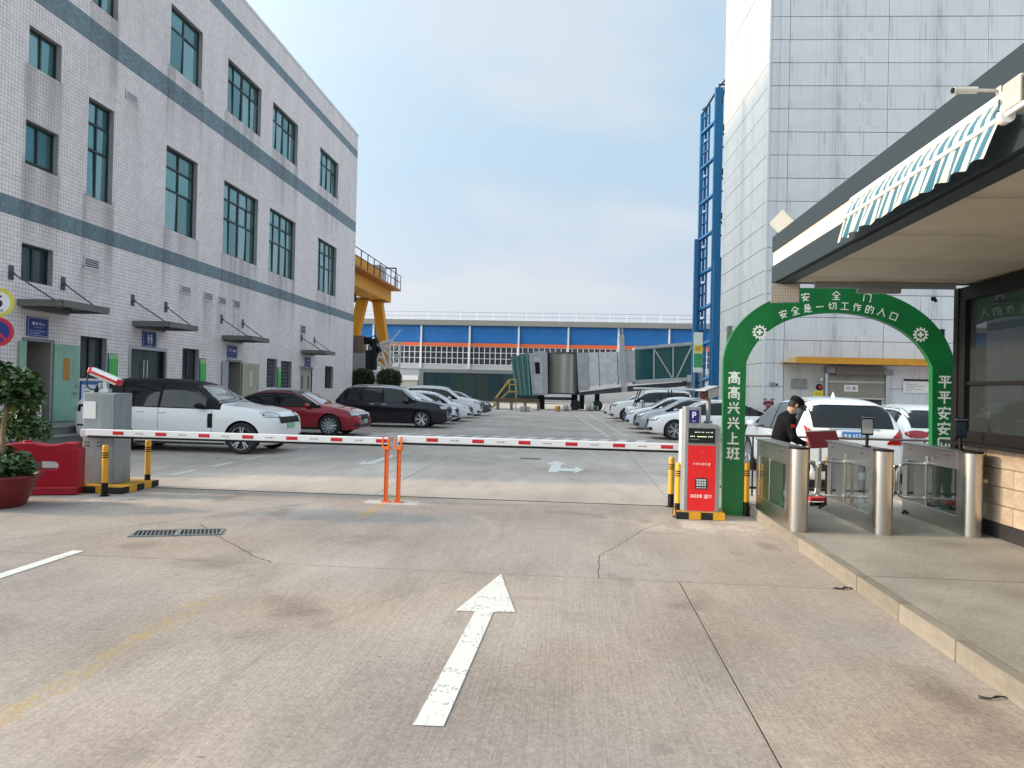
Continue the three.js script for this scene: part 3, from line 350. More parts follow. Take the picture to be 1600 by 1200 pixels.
  plaque('warning_notice', 'yellow and white safety notice beside the roller door', 2.12, 2.52, 1.2, 1.92, cvs(128, 220, (x, w, h) => { x.fillStyle = '#e6d322'; x.fillRect(0, 0, w, 110); x.fillStyle = '#e8e8e4'; x.fillRect(0, 110, w, 110); x.fillStyle = '#222'; x.fillRect(16, 30, 80, 7); x.fillRect(16, 50, 96, 6); x.fillRect(60, 80, 56, 10); x.fillRect(14, 126, 24, 60); x.fillRect(70, 122, 34, 34); x.fillRect(70, 166, 44, 30); }));
  plaque('door_notice', 'small white notice with two round symbols on the roller door curtain', 3.4, 3.98, 1.9, 2.18, cvs(128, 64, (x, w, h) => { x.fillStyle = '#f0eeee'; x.fillRect(0, 0, w, h); x.strokeStyle = '#b33'; x.lineWidth = 5; for (const q of [36, 92]) { x.beginPath(); x.arc(q, 32, 20, 0, 7); x.stroke(); } x.fillStyle = '#223'; x.fillRect(84, 22, 16, 20); x.fillRect(22, 28, 26, 8); }));
  const b = thing('alarm_bell', 'black and red alarm bell above the yellow notice', 'alarm', at(2.36, 2.06, 0.04), 0.035); part('housing', cyl(0.14, 0.12, 0.07, 0, 0, 0).rotateX(Math.PI / 2), MAT.black, b); part('lens', new THREE.SphereGeometry(0.075, 16, 10).scale(1, 1, 0.5).translate(0, 0, 0.08), MAT.redBright, b);
  const l = thing('wall_lamp', 'small round white lamp above the alarm bell', 'lamp', at(2.4, 2.4, 0.04), 0.035); part('globe', new THREE.SphereGeometry(0.09, 16, 12).translate(0, 0, 0.07), MAT.white, l); part('base', cyl(0.06, 0.06, 0.04).rotateX(Math.PI / 2), MAT.grey, l);
  const sb = thing('wall_socket', 'small grey junction box on the tower wall near its corner', 'box', at(0.38, 2.14, 0.03), 0.035); part('case', rbox(0.22, 0.16, 0.06), MAT.grey, sb); part('plug', rbox(0.07, 0.09, 0.05, 0.18, -0.01, 0.02), MAT.black, sb);
}
// fire hydrant pipework by the corner of the tower
{ const t = thing('hydrant', 'dark red hydrant with two valves at the tower corner', 'hydrant', V(8.15, 0, -31.2)); part('pipe', [cyl(0.09, 0.09, 1.25), tube([V(-0.2, 1.3, 0), V(0, 1.36, 0), V(0.2, 1.3, 0)], 0.08, 12)], M(0.18, 0.02, 0.02, 0.5), t); for (const s of [-0.15, 0.15]) part('valve', [rod(V(s, 1.3, 0), V(s, 1.5, 0), 0.03), new THREE.TorusGeometry(0.09, 0.02, 6, 16).rotateX(Math.PI / 2).translate(s, 1.5, 0)], M(0.16, 0.02, 0.02, 0.5), t); }

// ================= GUARD BOOTH =================
const XB = 4.72;
const booth = thing('guard_booth', 'guard booth with tan block wall, black framed window and broad dark canopy', 'booth', V(XB, 0, 0));
{
  const z0 = -1.0, z1 = -9.3, base = 0.13;
  part('core_wall', [bx(0.05, 0.2, base, 1.16, z1 + 0.02, z0), bx(0.05, 3.5, base, 1.16, z1 + 0.02, z1 + 0.17)], M(0.42, 0.4, 0.36, 0.9), booth);
  part('skirting', [bx(-0.02, 0.06, base, 0.29, z1, z0), bx(-0.02, 3.5, base, 0.29, z1 - 0.02, z1 + 0.06)], M(0.028, 0.028, 0.03, 0.35), booth);
  const bt = pixelTex(256, 256, 1, true, (i, j) => { const n = (fbm(i / 32, j / 32, 8, 4) - 0.5) * 40 + (hash(i, j) - 0.5) * 34; return [216 + n, 197 + n, 175 + n]; });
  const bm = [0.6, 0.67, 0.55].map((v) => new THREE.MeshPhysicalMaterial({ map: bt, color: C(v, v, v), roughness: 0.9, bumpMap: fineGrit, bumpScale: 0.005 }));
  const whole = rbox(0.06, 0.196, 0.393, 0, 0, 0, 0.006), half = rbox(0.06, 0.196, 0.193, 0, 0, 0, 0.006);
  for (let r = 0; r < 4; r++) for (let k = 0, z = z0; z > z1 + 0.1; k++) { const h = (k === 0 && r % 2) || z - 0.4 < z1, p = part('brick', h ? half : whole, bm[Math.floor(rnd() * 3)], booth), L = h ? 0.2 : 0.4; p.position.set(0.027 + rr(-0.002, 0.002), 0.394 + r * 0.203, z - L / 2); z -= L; }
  part('brick_cap', bx(-0.003, 0.06, 1.1, 1.16, z1, z0), bm[0], booth);
  part('mortar', bx(0.03, 0.06, 0.29, 1.12, z1 + 0.01, z0), M(0.66, 0.6, 0.5, 0.95), booth);
  // window band
  const w = new THREE.Group(); w.name = 'window'; booth.add(w);
  part('frame', [bx(-0.03, 0.1, 1.16, 1.28, z1, z0), bx(-0.03, 0.1, 2.86, 3.02, z1, z0), bx(-0.035, 0.1, 1.28, 2.86, z1, z1 + 0.14), bx(-0.03, 0.1, 1.28, 2.86, -7.4, -7.28), bx(-0.03, 0.1, 1.28, 2.86, -4.6, -4.48), bx(-0.01, 0.08, 1.83, 1.87, z1 + 0.14, z0)], MAT.black, w);
  const paneM = M(0.06, 0.075, 0.08, 0.02, { metalness: 0.5 });
  for (const [a, b] of [[z1 + 0.14, -7.4], [-7.28, -4.6], [-4.48, z0]]) { part('pane', bx(0.03, 0.04, 1.28, 1.83, a, b), paneM, w); part('pane', bx(0.03, 0.04, 1.87, 2.86, a, b), paneM, w); }
  part('sill', bx(-0.22, -0.031, 1.12, 1.16, -9.3, -6.5), MAT.black, booth);
  part('end_wall', [bx(0.1, 3.5, 1.16, 3.02, z1, z1 + 0.12)], M(0.05, 0.055, 0.06, 0.2), booth);
  part('corner_post', bx(-0.05, 0.12, base, 3.02, z1 - 0.1, z1 - 0.001), MAT.black, booth);
  part('back_wall', [bx(3.5, 3.6, base, 3.02, z1, z0), bx(0.2, 3.5, base, 3.02, z0 - 0.1, z0)], MAT.greyDark, booth);
  // canopy
  const cx = KERB - XB, ze = -9.28;
  const soff = M(0.62, 0.57, 0.47, 0.6, { map: grimeT }), dark = M(0.024, 0.036, 0.045, 0.5, { specularIntensity: 0.5 });
  for (let z = 1.9; z > ze + 0.1; z -= 1.2) part('soffit_panel', bx(cx + 0.2, 3.6, 3.06, 3.08, z - 0.003, Math.max(ze + 0.03, z - 1.194)), soff, booth);
  part('roof', [bx(cx + 0.05, 3.6, 3.12, 3.56, ze + 0.05, 1.9)], MAT.greyDark, booth);
  part('fascia', [bx(cx, cx + 0.05, 3.44, 3.63, ze, 1.9), bx(cx + 0.05, 3.6, 3.44, 3.63, ze, ze + 0.05)], dark, booth);
  part('light_strip', [bx(cx + 0.015, cx + 0.05, 3.26, 3.44, ze + 0.01, 1.9), bx(cx + 0.05, 3.6, 3.26, 3.44, ze + 0.015, ze + 0.05)], M(0.6, 0.54, 0.48, 0.6), booth);
  part('fascia', [bx(cx, cx + 0.05, 3.05, 3.26, ze, 1.9), bx(cx + 0.05, 3.6, 3.05, 3.26, ze, ze + 0.05), bx(cx + 0.05, cx + 0.2, 3.03, 3.07, ze + 0.05, 1.9)], dark, booth);
  part('cable_duct', [bx(0.5 + cx, -0.15, 2.99, 3.055, ze + 0.06, ze + 0.13), bx(cx + 1.0, cx + 1.5, 2.93, 3.0, ze + 0.05, ze + 0.14)], MAT.grey, booth);
}
// striped awning rolled out from the canopy edge
{
  const zA = -6.5, zB = -4.2, t = thing('striped_awning', 'teal and white striped awning cloth hanging along the canopy edge', 'awning', V(KERB - 0.02, 0, 0));
  const st = cvs(512, 64, (x, w, h) => { x.fillStyle = '#cfc9be'; x.fillRect(0, 0, w, h); x.fillStyle = '#2f6a80'; for (let k = 0; k < 19; k++) x.fillRect(6 + k * 27, 0, 14, h); });
  const cloth = (yT, yB, xT, xB, amp, trim) => { const n = 150, m = 8, p = [], u = [], ix = []; for (let i = 0; i <= n; i++) for (let j = 0; j <= m; j++) { const s = i / n, q = j / m, z = zA + (zB - zA) * s - (trim ? 0.16 * q * (1 - s * 0.2) : 0), wv = Math.sin(s * 62 + Math.sin(s * 9) * 2) * amp * (0.3 + q) + Math.sin(s * 17 + 1) * amp * 0.7 * q; p.push(xT + (xB - xT) * Math.sin(q * 1.57) + wv, yT + (yB - yT) * q + (q > 0.99 && trim ? 0.02 * Math.abs(Math.sin(s * 31)) : 0), z); u.push(s, q); if (i && j) { const a = (i - 1) * (m + 1) + j - 1, b = a + m + 1; ix.push(a, b, a + 1, b, b + 1, a + 1); } } const g = new THREE.BufferGeometry(); g.setAttribute('position', new THREE.Float32BufferAttribute(p, 3)); g.setAttribute('uv', new THREE.Float32BufferAttribute(u, 2)); g.setIndex(ix); g.computeVertexNormals(); return g; };
  const cm = new THREE.MeshPhysicalMaterial({ map: st, roughness: 0.95, transmission: 0.15, thickness: 0 });
  part('cloth', cloth(3.37, 3.21, -0.02, -0.1, 0.004, false), cm, t); part('valance', cloth(3.205, 3.02, -0.1, -0.11, 0.011, true), cm, t);
  part('front_rail', rod(V(-0.1, 3.207, zA - 0.02), V(-0.1, 3.207, zB + 0.25), 0.016), MAT.white, t); part('roller', rod(V(-0.035, 3.36, zA), V(-0.035, 3.36, zB + 0.3), 0.03), MAT.white, t);
  part('bracket', [rbox(0.12, 0.16, 0.02, -0.06, 3.29, zB + 0.06, 0.01), rbox(0.1, 0.02, 0.16, -0.06, 3.37, zB + 0.12), rbox(0.02, 0.15, 0.16, -0.11, 3.29, zB + 0.13)], M(0.5, 0.49, 0.47, 0.5, { map: grimeT }), t);
  part('crank_eye', [rod(V(-0.125, 3.3, zB + 0.04), V(-0.125, 3.24, zB + 0.03), 0.006), new THREE.TorusGeometry(0.02, 0.005, 6, 16).translate(-0.125, 3.22, zB + 0.03)], MAT.greyDark, t);
  part('end_cap', cyl(0.04, 0.04, 0.05).rotateX(Math.PI / 2).translate(-0.1, 3.2, zB + 0.03), MAT.white, t);
}
// floodlights and cameras on the canopy
function flood(p, turn, tilt, label, roll = 0) { const t = thing('floodlight', label, 'floodlight', p, turn, 'floodlights on the canopy'), h = new THREE.Group(); h.name = 'head'; h.rotation.set(tilt, 0, roll); h.position.y = 0.08; t.add(h); part('case', rbox(0.34, 0.24, 0.06, 0, 0, 0), MAT.grey, h); const led = cvs(128, 90, (x, w, H) => { x.fillStyle = '#6f6b64'; x.fillRect(0, 0, w, H); x.fillStyle = '#b4aea2'; for (let a = 0; a < 16; a++) for (let b = 0; b < 11; b++) x.fillRect(3 + a * 8, 3 + b * 8, 5, 5); }); const q = part('lens', quad(0.3, 0.2), printed(led, { roughness: 0.2 }), h); q.position.z = 0.0315; part('bracket', [rbox(0.04, 0.1, 0.03, -0.1, 0.03, -0.04), rbox(0.04, 0.1, 0.03, 0.1, 0.03, -0.04), rbox(0.26, 0.02, 0.04, 0, -0.01, -0.05)], MAT.greyDark, t); }
flood(V(KERB + 0.14, 2.84, -9.18), -0.25, 0.25, 'grey LED floodlight hung below the canopy corner'); flood(V(KERB + 0.08, 3.68, -9.1), -0.9, -0.35, 'tilted floodlight standing on top of the canopy corner', -0.75);
function cctv(p, turn, label, m) { const t = thing('security_camera', label, 'camera', p, turn, 'security cameras'); part('body', [cyl(0.02, 0.02, 0.13).rotateX(Math.PI / 2).translate(0, 0.0, -0.03)], m, t); part('lens', cyl(0.016, 0.016, 0.01).rotateX(Math.PI / 2).translate(0, 0.0, 0.1), MAT.black, t); part('mount', [rod(V(0, 0, -0.02), V(0, -0.005, -0.15), 0.01), rbox(0.05, 0.05, 0.012, 0, -0.005, -0.152)], m, t); }
cctv(PX(1518, 141, KERB - 0.16), -1.57, 'white tube camera sticking out from the canopy fascia', MAT.offwhite); cctv(V(4.35, 2.86, -9.2), 2.6, 'black camera under the canopy beside the booth', MAT.black);

// ================= GREEN ARCH =================
{
  const Zp = 10.1, t = thing('safety_arch', 'green arch with white Chinese lettering over the pedestrian gates', 'arch', V(0, 0, -Zp));
  const s = new THREE.Shape(); const mt = (x, y) => s.lineTo(x, y);
  s.moveTo(2.05, 0); mt(2.03, 2.12); s.bezierCurveTo(2.06, 2.55, 2.42, 2.93, 2.94, 3.05); mt(2.94, 3.12); mt(4.14, 3.12); mt(4.14, 3.05); s.bezierCurveTo(4.62, 2.9, 4.98, 2.55, 5.05, 2.1); mt(5.08, 0); mt(4.79, 0); mt(4.76, 2.08); s.bezierCurveTo(4.6, 2.5, 4.15, 2.78, 3.5, 2.79); s.bezierCurveTo(2.95, 2.78, 2.5, 2.6, 2.335, 2.1); mt(2.325, 0); s.closePath();
  part('panel', ext(s, 0.1, { curveSegments: 24 }).translate(0, 0, -0.1), M(0.006, 0.20, 0.05, 0.42, { map: grimeT }), t);
  part('back_post', [bx(2.1, 2.16, 0, 2.6, -0.2, -0.105), bx(4.9, 4.96, 0, 2.6, -0.2, -0.105)], MAT.steelDark, t);
  const W = 3.2, Hh = 3.2, S = 2048, pt = cvs(S, S, (x) => {
    const k = S / W, X = (v) => (v - 1.95) * k, Y = (v) => S - v * k; x.clearRect(0, 0, S, S); x.strokeStyle = x.fillStyle = '#e4ece6';
    const col = (str, cx, y0, step) => [...str].forEach((c, i) => glyph(x, c, X(cx), Y(y0 - i * step), 0.182 * k, 0, 0.125));
    col('高高兴兴上班', 2.175, 1.885, 0.207); col('平平安安回', 4.92, 1.885, 0.207);
    const arc = (str, cx, cy, r, a0, a1, sz) => [...str].forEach((c, i) => { const a = a0 + (a1 - a0) * i / (str.length - 1); glyph(x, c, X(cx + Math.sin(a) * r), Y(cy + Math.cos(a) * r), sz * k, a, 0.12); });
    arc('安全是一切工作的入口', 3.52, 0.72, 2.16, -0.335, 0.345, 0.115); arc('安全门', 3.5, -0.4, 3.42, -0.118, 0.118, 0.12);
    for (const ex of [2.5, 4.6]) { const cx = X(ex), cy = Y(2.51), R = 0.085 * k; x.beginPath(); for (let a = 0; a < 12; a++) { const b = a * Math.PI / 6; x.lineTo(cx + Math.cos(b - 0.16) * R * 0.92, cy + Math.sin(b - 0.16) * R * 0.92); x.lineTo(cx + Math.cos(b - 0.1) * R * 1.18, cy + Math.sin(b - 0.1) * R * 1.18); x.lineTo(cx + Math.cos(b + 0.1) * R * 1.18, cy + Math.sin(b + 0.1) * R * 1.18); x.lineTo(cx + Math.cos(b + 0.16) * R * 0.92, cy + Math.sin(b + 0.16) * R * 0.92); } x.closePath(); x.fill(); x.save(); x.globalCompositeOperation = 'destination-out'; x.beginPath(); x.arc(cx, cy, R * 0.68, 0, 7); x.fill(); x.restore(); x.fillRect(cx - R * 0.5, cy - R * 0.17, R, R * 0.34); x.fillRect(cx - R * 0.17, cy - R * 0.5, R * 0.34, R); }
  });
  // the lettering is cut film on the face: print only where the arch is
  const pm = new THREE.MeshPhysicalMaterial({ map: pt, roughness: 0.5, transparent: true, alphaTest: 0.5 });
  const am = pixelAlpha(pt); pm.alphaMap = am;
  const q = part('lettering', quad(W, Hh), pm, t); q.position.set(1.95 + W / 2, Hh / 2, 0.004);
}
function pixelAlpha(t) { const c = t.image, w = c.width, h = c.height, src = c.getContext('2d').getImageData(0, 0, w, h).data, d = document.createElement('canvas'); d.width = w; d.height = h; const x = d.getContext('2d'), im = x.createImageData(w, h); for (let i = 0; i < w * h; i++) { im.data[i * 4] = im.data[i * 4 + 1] = im.data[i * 4 + 2] = src[i * 4 + 3]; im.data[i * 4 + 3] = 255; } x.putImageData(im, 0, 0); const r = new THREE.CanvasTexture(d); r.magFilter = THREE.LinearFilter; return r; }
// ================= FAR SIDE OF THE YARD =================
{ // hangar with blue band
  const D = 100, H = thing('hangar', 'long hangar with blue band, orange stripe and rows of glazing behind the yard', 'building', V(0, 0, -D));
  const x0 = -62, x1 = 60, colX = []; for (let k = -6; k < 14; k++) colX.push(-28.39 + k * 6.86);
  part('wall', bx(x0, x1, 0, 7.5, -0.6, -0.2), M(0.6, 0.6, 0.62, 0.6, { map: grimeT }), H); part('roof', [bx(x0, x1, 10.62, 11.2, -14, 0.1), bx(x0, x1, 10.45, 10.62, -14, 0.35)], M(0.34, 0.33, 0.31, 0.7, { map: grimeT }), H); part('body', bx(x0, x1, 0, 10.7, -30, -0.6), M(0.4, 0.4, 0.4, 0.8), H);
  for (let k = 0; k < colX.length - 1; k++) part('blue_panel', bx(colX[k] + 0.02, colX[k + 1] - 0.02, 8.02, 10.42, -0.6, -0.1), MAT.skyBlue, H);
  part('orange_stripe', bx(x0, x1, 7.52, 8.0, -0.6, 0.02), M(0.7, 0.13, 0.04, 0.6), H);
  part('glazing', bx(x0, x1, 5.0, 7.5, -0.3, -0.15), M(0.06, 0.07, 0.08, 0.15, { metalness: 0.3 }), H);
  const bars = []; for (let x = x0; x < x1; x += 0.76) bars.push(bx(x, x + 0.1, 5.0, 7.5, -0.14, -0.05)); for (let k = 0; k < 4; k++) bars.push(bx(x0, x1, 5.0 + k * 0.82, 5.07 + k * 0.82, -0.13, -0.045)); part('glazing_bars', bars, MAT.white, H);
  part('lower_band', bx(x0, x1, 4.3, 5.0, -0.2, -0.05), M(0.6, 0.6, 0.6, 0.6, { map: grimeT }), H);
  for (const x of colX) part('downpipe', bx(x - 0.11, x + 0.11, 4.4, 10.42, -0.1, 0.14), MAT.white, H);
  const rl = []; for (let x = x0; x < x1; x += 2.3) rl.push(rod(V(x, 11.2, 0), V(x, 12.3, 0), 0.035, 5)); for (const y of [11.75, 12.3]) rl.push(rod(V(x0, y, 0), V(x1, y, 0), 0.03, 5)); part('roof_railing', rl, MAT.steel, H);
}
{ const t = thing('low_annex', 'low plain white annex in front of the hangar', 'building', V(0, 0, -92)); part('wall', bx(-34, -20.2, 0, 2.6, -6, 0), M(0.55, 0.54, 0.5, 0.7, { map: grimeT }), t); part('roof', bx(-34.1, -20.1, 2.6, 3.2, -6.1, 0.2), MAT.white, t); }
{ const a = PZ(655, 577, 88), b = PZ(848, 577, 88), t = thing('glass_pavilion', 'dark glass fronted pavilion in front of the hangar', 'building', V(0, 0, -88)), top = a.y; part('frame', [bx(a.x, b.x, top - 0.35, top, -5, 0.05), bx(a.x, a.x + 0.55, 0, top - 0.35, -5, 0.05), bx(a.x, b.x, 0, 0.15, -5, 0.05)], M(0.16, 0.18, 0.19, 0.5), t); part('core', bx(a.x + 0.55, b.x, 0.15, top - 0.35, -5, -0.4), MAT.black, t); const n = 9, w = (b.x - a.x - 0.6) / n; for (let k = 0; k < n; k++) part('pane', bx(a.x + 0.58 + k * w, a.x + 0.54 + (k + 1) * w, 0.16, top - 0.37, -0.1, -0.02), M(0.03 + rnd() * 0.01, 0.06 + rnd() * 0.015, 0.07 + rnd() * 0.015, 0.06, { metalness: 0.4 }), t); }
{ // gantry crane
  const t = thing('gantry_crane', 'yellow gantry crane with railed walkway rising behind the tiled building', 'crane', V(0, 0, 0)), X = -15.6;
  part('girder', bx(X - 1.6, X, 8.75, 9.75, -60, -44), MAT.craneYellow, t); part('walkway', bx(X - 1.6, X + 0.75, 9.76, 9.9, -60.3, -44), M(0.45, 0.17, 0.02, 0.7), t);
  part('machinery_housing', [bx(X - 1.5, X - 0.1, 9.95, 11.0, -57, -45)], MAT.craneYellow, t); part('winch', bx(X - 1.2, X - 0.2, 10.1, 11.5, -58.6, -57.3), MAT.offwhite, t);
  const rl = []; for (let z = -44; z >= -60.3; z -= 1.63) rl.push(rod(V(X + 0.72, 9.9, z), V(X + 0.72, 11.05, z), 0.035, 6)); for (const y of [10.5, 11.05]) rl.push(rod(V(X + 0.72, y, -44), V(X + 0.72, y, -60.3), 0.035, 6)); for (let k = 0; k < 9; k++) rl.push(rod(V(X + 0.72 - k * 0.28, 9.9, -60.3), V(X + 0.72 - k * 0.28, 11.05, -60.3), 0.03, 6)); rl.push(rod(V(X - 0.4, 11.6, -59.5), V(X + 0.5, 11.6, -59.5), 0.06, 6), rod(V(X + 0.5, 11.6, -59.5), V(X + 0.5, 10, -59.5), 0.06, 6)); part('railing', rl, MAT.black, t);
  part('leg', [bar(V(X - 0.7, 8.75, -58.4), V(X + 0.72, 0, -58.4), 0.75, 0.8)], MAT.craneYellow, t); part('leg', [bar(V(X - 1.6, 8.75, -57.2), V(X - 3.4, 0, -57.2), 0.75, 0.8)], MAT.craneYellow, t);
  part('trolley', [rbox(0.5, 0.6, 0.8, X - 1.5, 8.4, -54), rod(V(X - 1.5, 8.2, -54), V(X - 1.5, 7.4, -54), 0.12)], MAT.black, t); part('leg_cap', [bx(X - 1.1, X + 0.1, 8.6, 8.75, -58.9, -57.9), bx(X - 2.2, X - 1.1, 8.6, 8.75, -57.7, -56.7)], M(0.4, 0.18, 0.03, 0.7), t);
}
{ // white lattice drum
  const D = 54, c = PZ(604, 582, D), R = 2.35, t = thing('lattice_drum', 'white lattice half drum standing in front of the crane leg', 'frame', V(c.x, 0, -D)); const cy = c.y, w = 0.1;
  part('rim', [new THREE.TorusGeometry(R, 0.16, 6, 40, Math.PI).rotateZ(Math.PI / 2).scale(0.68, 1, 1).translate(0.2, cy, 0), new THREE.TorusGeometry(R, 0.06, 6, 40, Math.PI).rotateZ(Math.PI / 2).scale(0.68, 1, 1).translate(0.2, cy, -1.6)], MAT.white, t);
  const sp = []; for (let k = 0; k < 7; k++) { const a = Math.PI / 2 + k * Math.PI / 6; sp.push(rod(V(0.2, cy, 0), V(0.2 + Math.cos(a) * R * 0.68, cy + Math.sin(a) * R, 0), w, 6), rod(V(0.2 + Math.cos(a) * R * 0.68, cy + Math.sin(a) * R, 0), V(0.2 + Math.cos(a) * R * 0.68, cy + Math.sin(a) * R, -1.6), w, 6)); } for (const r of [0.55, 0.78]) for (let k = 0; k < 6; k++) { const a = Math.PI / 2 + k * Math.PI / 6, b = a + Math.PI / 6; sp.push(rod(V(0.2 + Math.cos(a) * R * 0.68 * r, cy + Math.sin(a) * R * r, 0), V(0.2 + Math.cos(b) * R * 0.68, cy + Math.sin(b) * R, 0), w, 6)); } part('spokes', sp, MAT.white, t);
  const fr = []; for (const x of [0.2, 1.0]) fr.push(bx(x - 0.06, x + 0.06, 0, cy + R, -0.06, 0.06)); for (let y = 0.3; y < cy + R; y += 0.95) fr.push(bx(0.2, 1.0, y - 0.05, y + 0.05, -0.05, 0.05), rod(V(0.2, y, 0), V(1.0, y + 0.95, 0), 0.06, 6)); part('tower_frame', fr, MAT.white, t);
}
{ const D = 52, a = PZ(551, 524, D), b = PZ(570, 552, D), t = thing('store_wall', 'brown slatted wall on a white base beyond the tiled building', 'wall', V(0, 0, -D)); part('base', bx(a.x - 4, b.x + 0.4, 0, b.y, -0.4, 0), M(0.55, 0.55, 0.56, 0.6, { map: grimeT }), t); for (let k = 0; k < 14; k++) part('slat', bx(b.x - k * 0.3 - 0.28, b.x - k * 0.3, b.y + 0.01, a.y, -0.2, -0.1 + (k % 2) * 0.03), M(0.28 - (k % 3) * 0.04, 0.2 - (k % 3) * 0.03, 0.13, 0.8), t); }
{ const D = 50, c = PZ(580, 575, D), t = thing('folded_lift', 'black folded lifting boom standing by the brown wall', 'machine', V(c.x, 0, -D)); part('column', [rbox(0.42, 4.2, 0.5, -0.15, 2.1, 0), rbox(0.3, 2.2, 0.4, 0.25, 3.9, 0.1)], MAT.blackMatte, t); part('boom', [bar(V(-0.2, 4.9, 0), V(0.6, 4.1, 0), 0.35, 0.4), bar(V(-0.25, 4.6, 0.1), V(-0.25, 5.1, 0.1), 0.5, 0.4)], MAT.black, t); part('hose', tube([V(-0.2, 4.8, 0.3), V(0.3, 5.2, 0.3), V(0.65, 4.3, 0.3), V(0.3, 3.4, 0.3)], 0.04, 20, 6), MAT.rubber, t); }
{ // boarding bridge on test
  const D = 62, t = thing('boarding_bridge', 'grey and glass aircraft boarding bridge parked across the end of the yard', 'boarding bridge', V(0, 0, -D));
  const q = (px, py) => { const p = PZ(px, py, D); return [p.x, p.y]; };
  const slabP = (name, pts, z0, z1, m, par = t) => part(name, ext(pts.map(([a, b]) => q(a, b)), Math.abs(z1 - z0)).translate(0, 0, Math.min(z0, z1)), m, par);
  const gn = M(0.12, 0.26, 0.25, 0.6), gm = M(0.52, 0.55, 0.58, 0.5, { map: grimeT }), gl = M(0.66, 0.69, 0.72, 0.5, { map: grimeT });
  for (let k = 0; k < 7; k++) slabP('bellows_rib', [[798 + k * 4, 558 - k], [801 + k * 4, 557 - k], [809 + k * 3.4, 617], [806 + k * 3.4, 617.5]], -2.6 - (k % 2) * 0.2, 0.1 - (k % 2) * 0.2, gn); slabP('bellows_skin', [[800, 558.5], [824, 554], [830, 616.5], [808, 616.5]], -2.4, -0.15, M(0.09, 0.2, 0.19, 0.8));
  slabP('cab', [[826, 554], [855, 551], [856, 617], [832, 617]], -2.8, 0.05, gm); slabP('cab_door', [[834, 558], [847, 557], [848, 614], [836, 615]], 0.05, 0.1, gl); slabP('cab_window', [[835.5, 566], [843, 566], [844, 584], [837, 584]], 0.1, 0.13, MAT.black); slabP('cab_roof', [[832, 549], [852, 547.5], [852, 551], [832, 553.5]], -2, -0.5, gm);
  { const c = PZ(880, 600, D), y0 = PZ(880, 614, D).y, y1 = PZ(880, 552.5, D).y; part('rotunda', cyl(1.42, 1.42, y1 - y0, c.x, y0, -1.35, 40), M(0.42, 0.42, 0.37, 0.3, { metalness: 0.75 }), t); part('rotunda_rim', [cyl(1.5, 1.5, 0.14, c.x, y1, -1.35, 40), cyl(1.48, 1.48, 0.12, c.x, y0 - 0.12, -1.35, 40)], MAT.greyDark, t); }
  slabP('tunnel_section', [[901, 551], [919, 551], [922, 609.5], [904, 611]], -2.7, 0, gm); for (const [a, b] of [[919.5, 934.5], [935.5, 963.5], [964.5, 970]]) slabP('tunnel_panel', [[a, 551 - (a - 919) * 0.03], [b, 551 - (b - 919) * 0.03], [b + 2.4, 602 - (b - 919) * 0.09], [a + 2.4, 604.5 - (a - 919) * 0.09]], -2.7, 0.05, M(0.78, 0.79, 0.82, 0.5, { map: grimeT }));
  slabP('tunnel_section', [[972, 548], [992, 547], [993, 597], [974, 599]], -2.6, -0.1, gl); slabP('mast', [[966.5, 525], [974, 524], [980, 612], [971, 613]], 0.2, 0.6, gm); slabP('mast_tip', [[966, 515], [967.5, 515], [969, 525], [967.5, 525]], 0.3, 0.5, MAT.offwhite); slabP('mast_tip', [[971, 514], [972.5, 514], [973, 524], [971.5, 524]], 0.3, 0.5, MAT.offwhite);
  const tg = M(0.05, 0.14, 0.14, 0.08, { metalness: 0.4 }); for (const [a, b] of [[992.5, 1021.5], [1022.5, 1051.5], [1052.5, 1085]]) slabP('tunnel_glass', [[a, 547 - (a - 992) * 0.085], [b, 547 - (b - 992) * 0.085], [b, 594 - (b - 992) * 0.05], [a, 594 - (a - 992) * 0.05]], -2.5, -0.2, tg);
  const br = []; for (const [a, b, c, d] of [[1022, 545, 1050, 590], [1081, 541, 1058, 590], [1022, 545, 1022, 592], [1052, 542, 1052, 590], [992, 546, 1090, 538], [992, 595, 1090, 590]]) { const p = q(a, b), r = q(c, d); br.push(rod(V(p[0], p[1], -0.1), V(r[0], r[1], -0.1), 0.07, 6)); } part('brace', br, gm, t); slabP('tunnel_roof', [[992, 542], [1096, 533], [1096, 537], [992, 546]], -2.7, 0, gm); slabP('tunnel_sill', [[992, 595], [1090, 590], [1090, 594], [992, 600]], -2.6, 0.1, gm);
  slabP('undercarriage', [[905, 613], [985, 603], [1075, 596], [1075, 603], [985, 612], [905, 618]], -1.8, -0.4, MAT.greyDark);
  for (const [a, b, y0, y1] of [[893, 902, 614, 642], [906, 913, 613, 640], [930, 937, 612, 634]]) { const p = q(a, y0), r = q(b, y1); part('lift_column', bx(p[0], r[0], Math.max(0, r[1]), p[1], -1.4, -0.7), MAT.black, t); } part('wheel', [cyl(0.45, 0.45, 0.35).rotateX(Math.PI / 2).translate(0.15, 0.45, -0.3)], MAT.rubber, t); part('wheel', [cyl(0.45, 0.45, 0.35).rotateX(Math.PI / 2).translate(2.0, 0.45, -0.3)], MAT.rubber, t); slabP('axle_beam', [[812, 620], [900, 621], [900, 626], [812, 624]], -1.5, -1, MAT.greyDark); slabP('prop', [[839, 618], [850, 618], [850, 643], [838, 642]], -1.6, -0.9, MAT.black);
  slabP('support_pier', [[1079, 596], [1099, 597], [1099, 642], [1080, 642]], -3, 0.4, MAT.grey); slabP('pier_cap', [[1073, 586], [1104, 586], [1104, 597], [1073, 597]], -3.2, 0.6, gm);
}
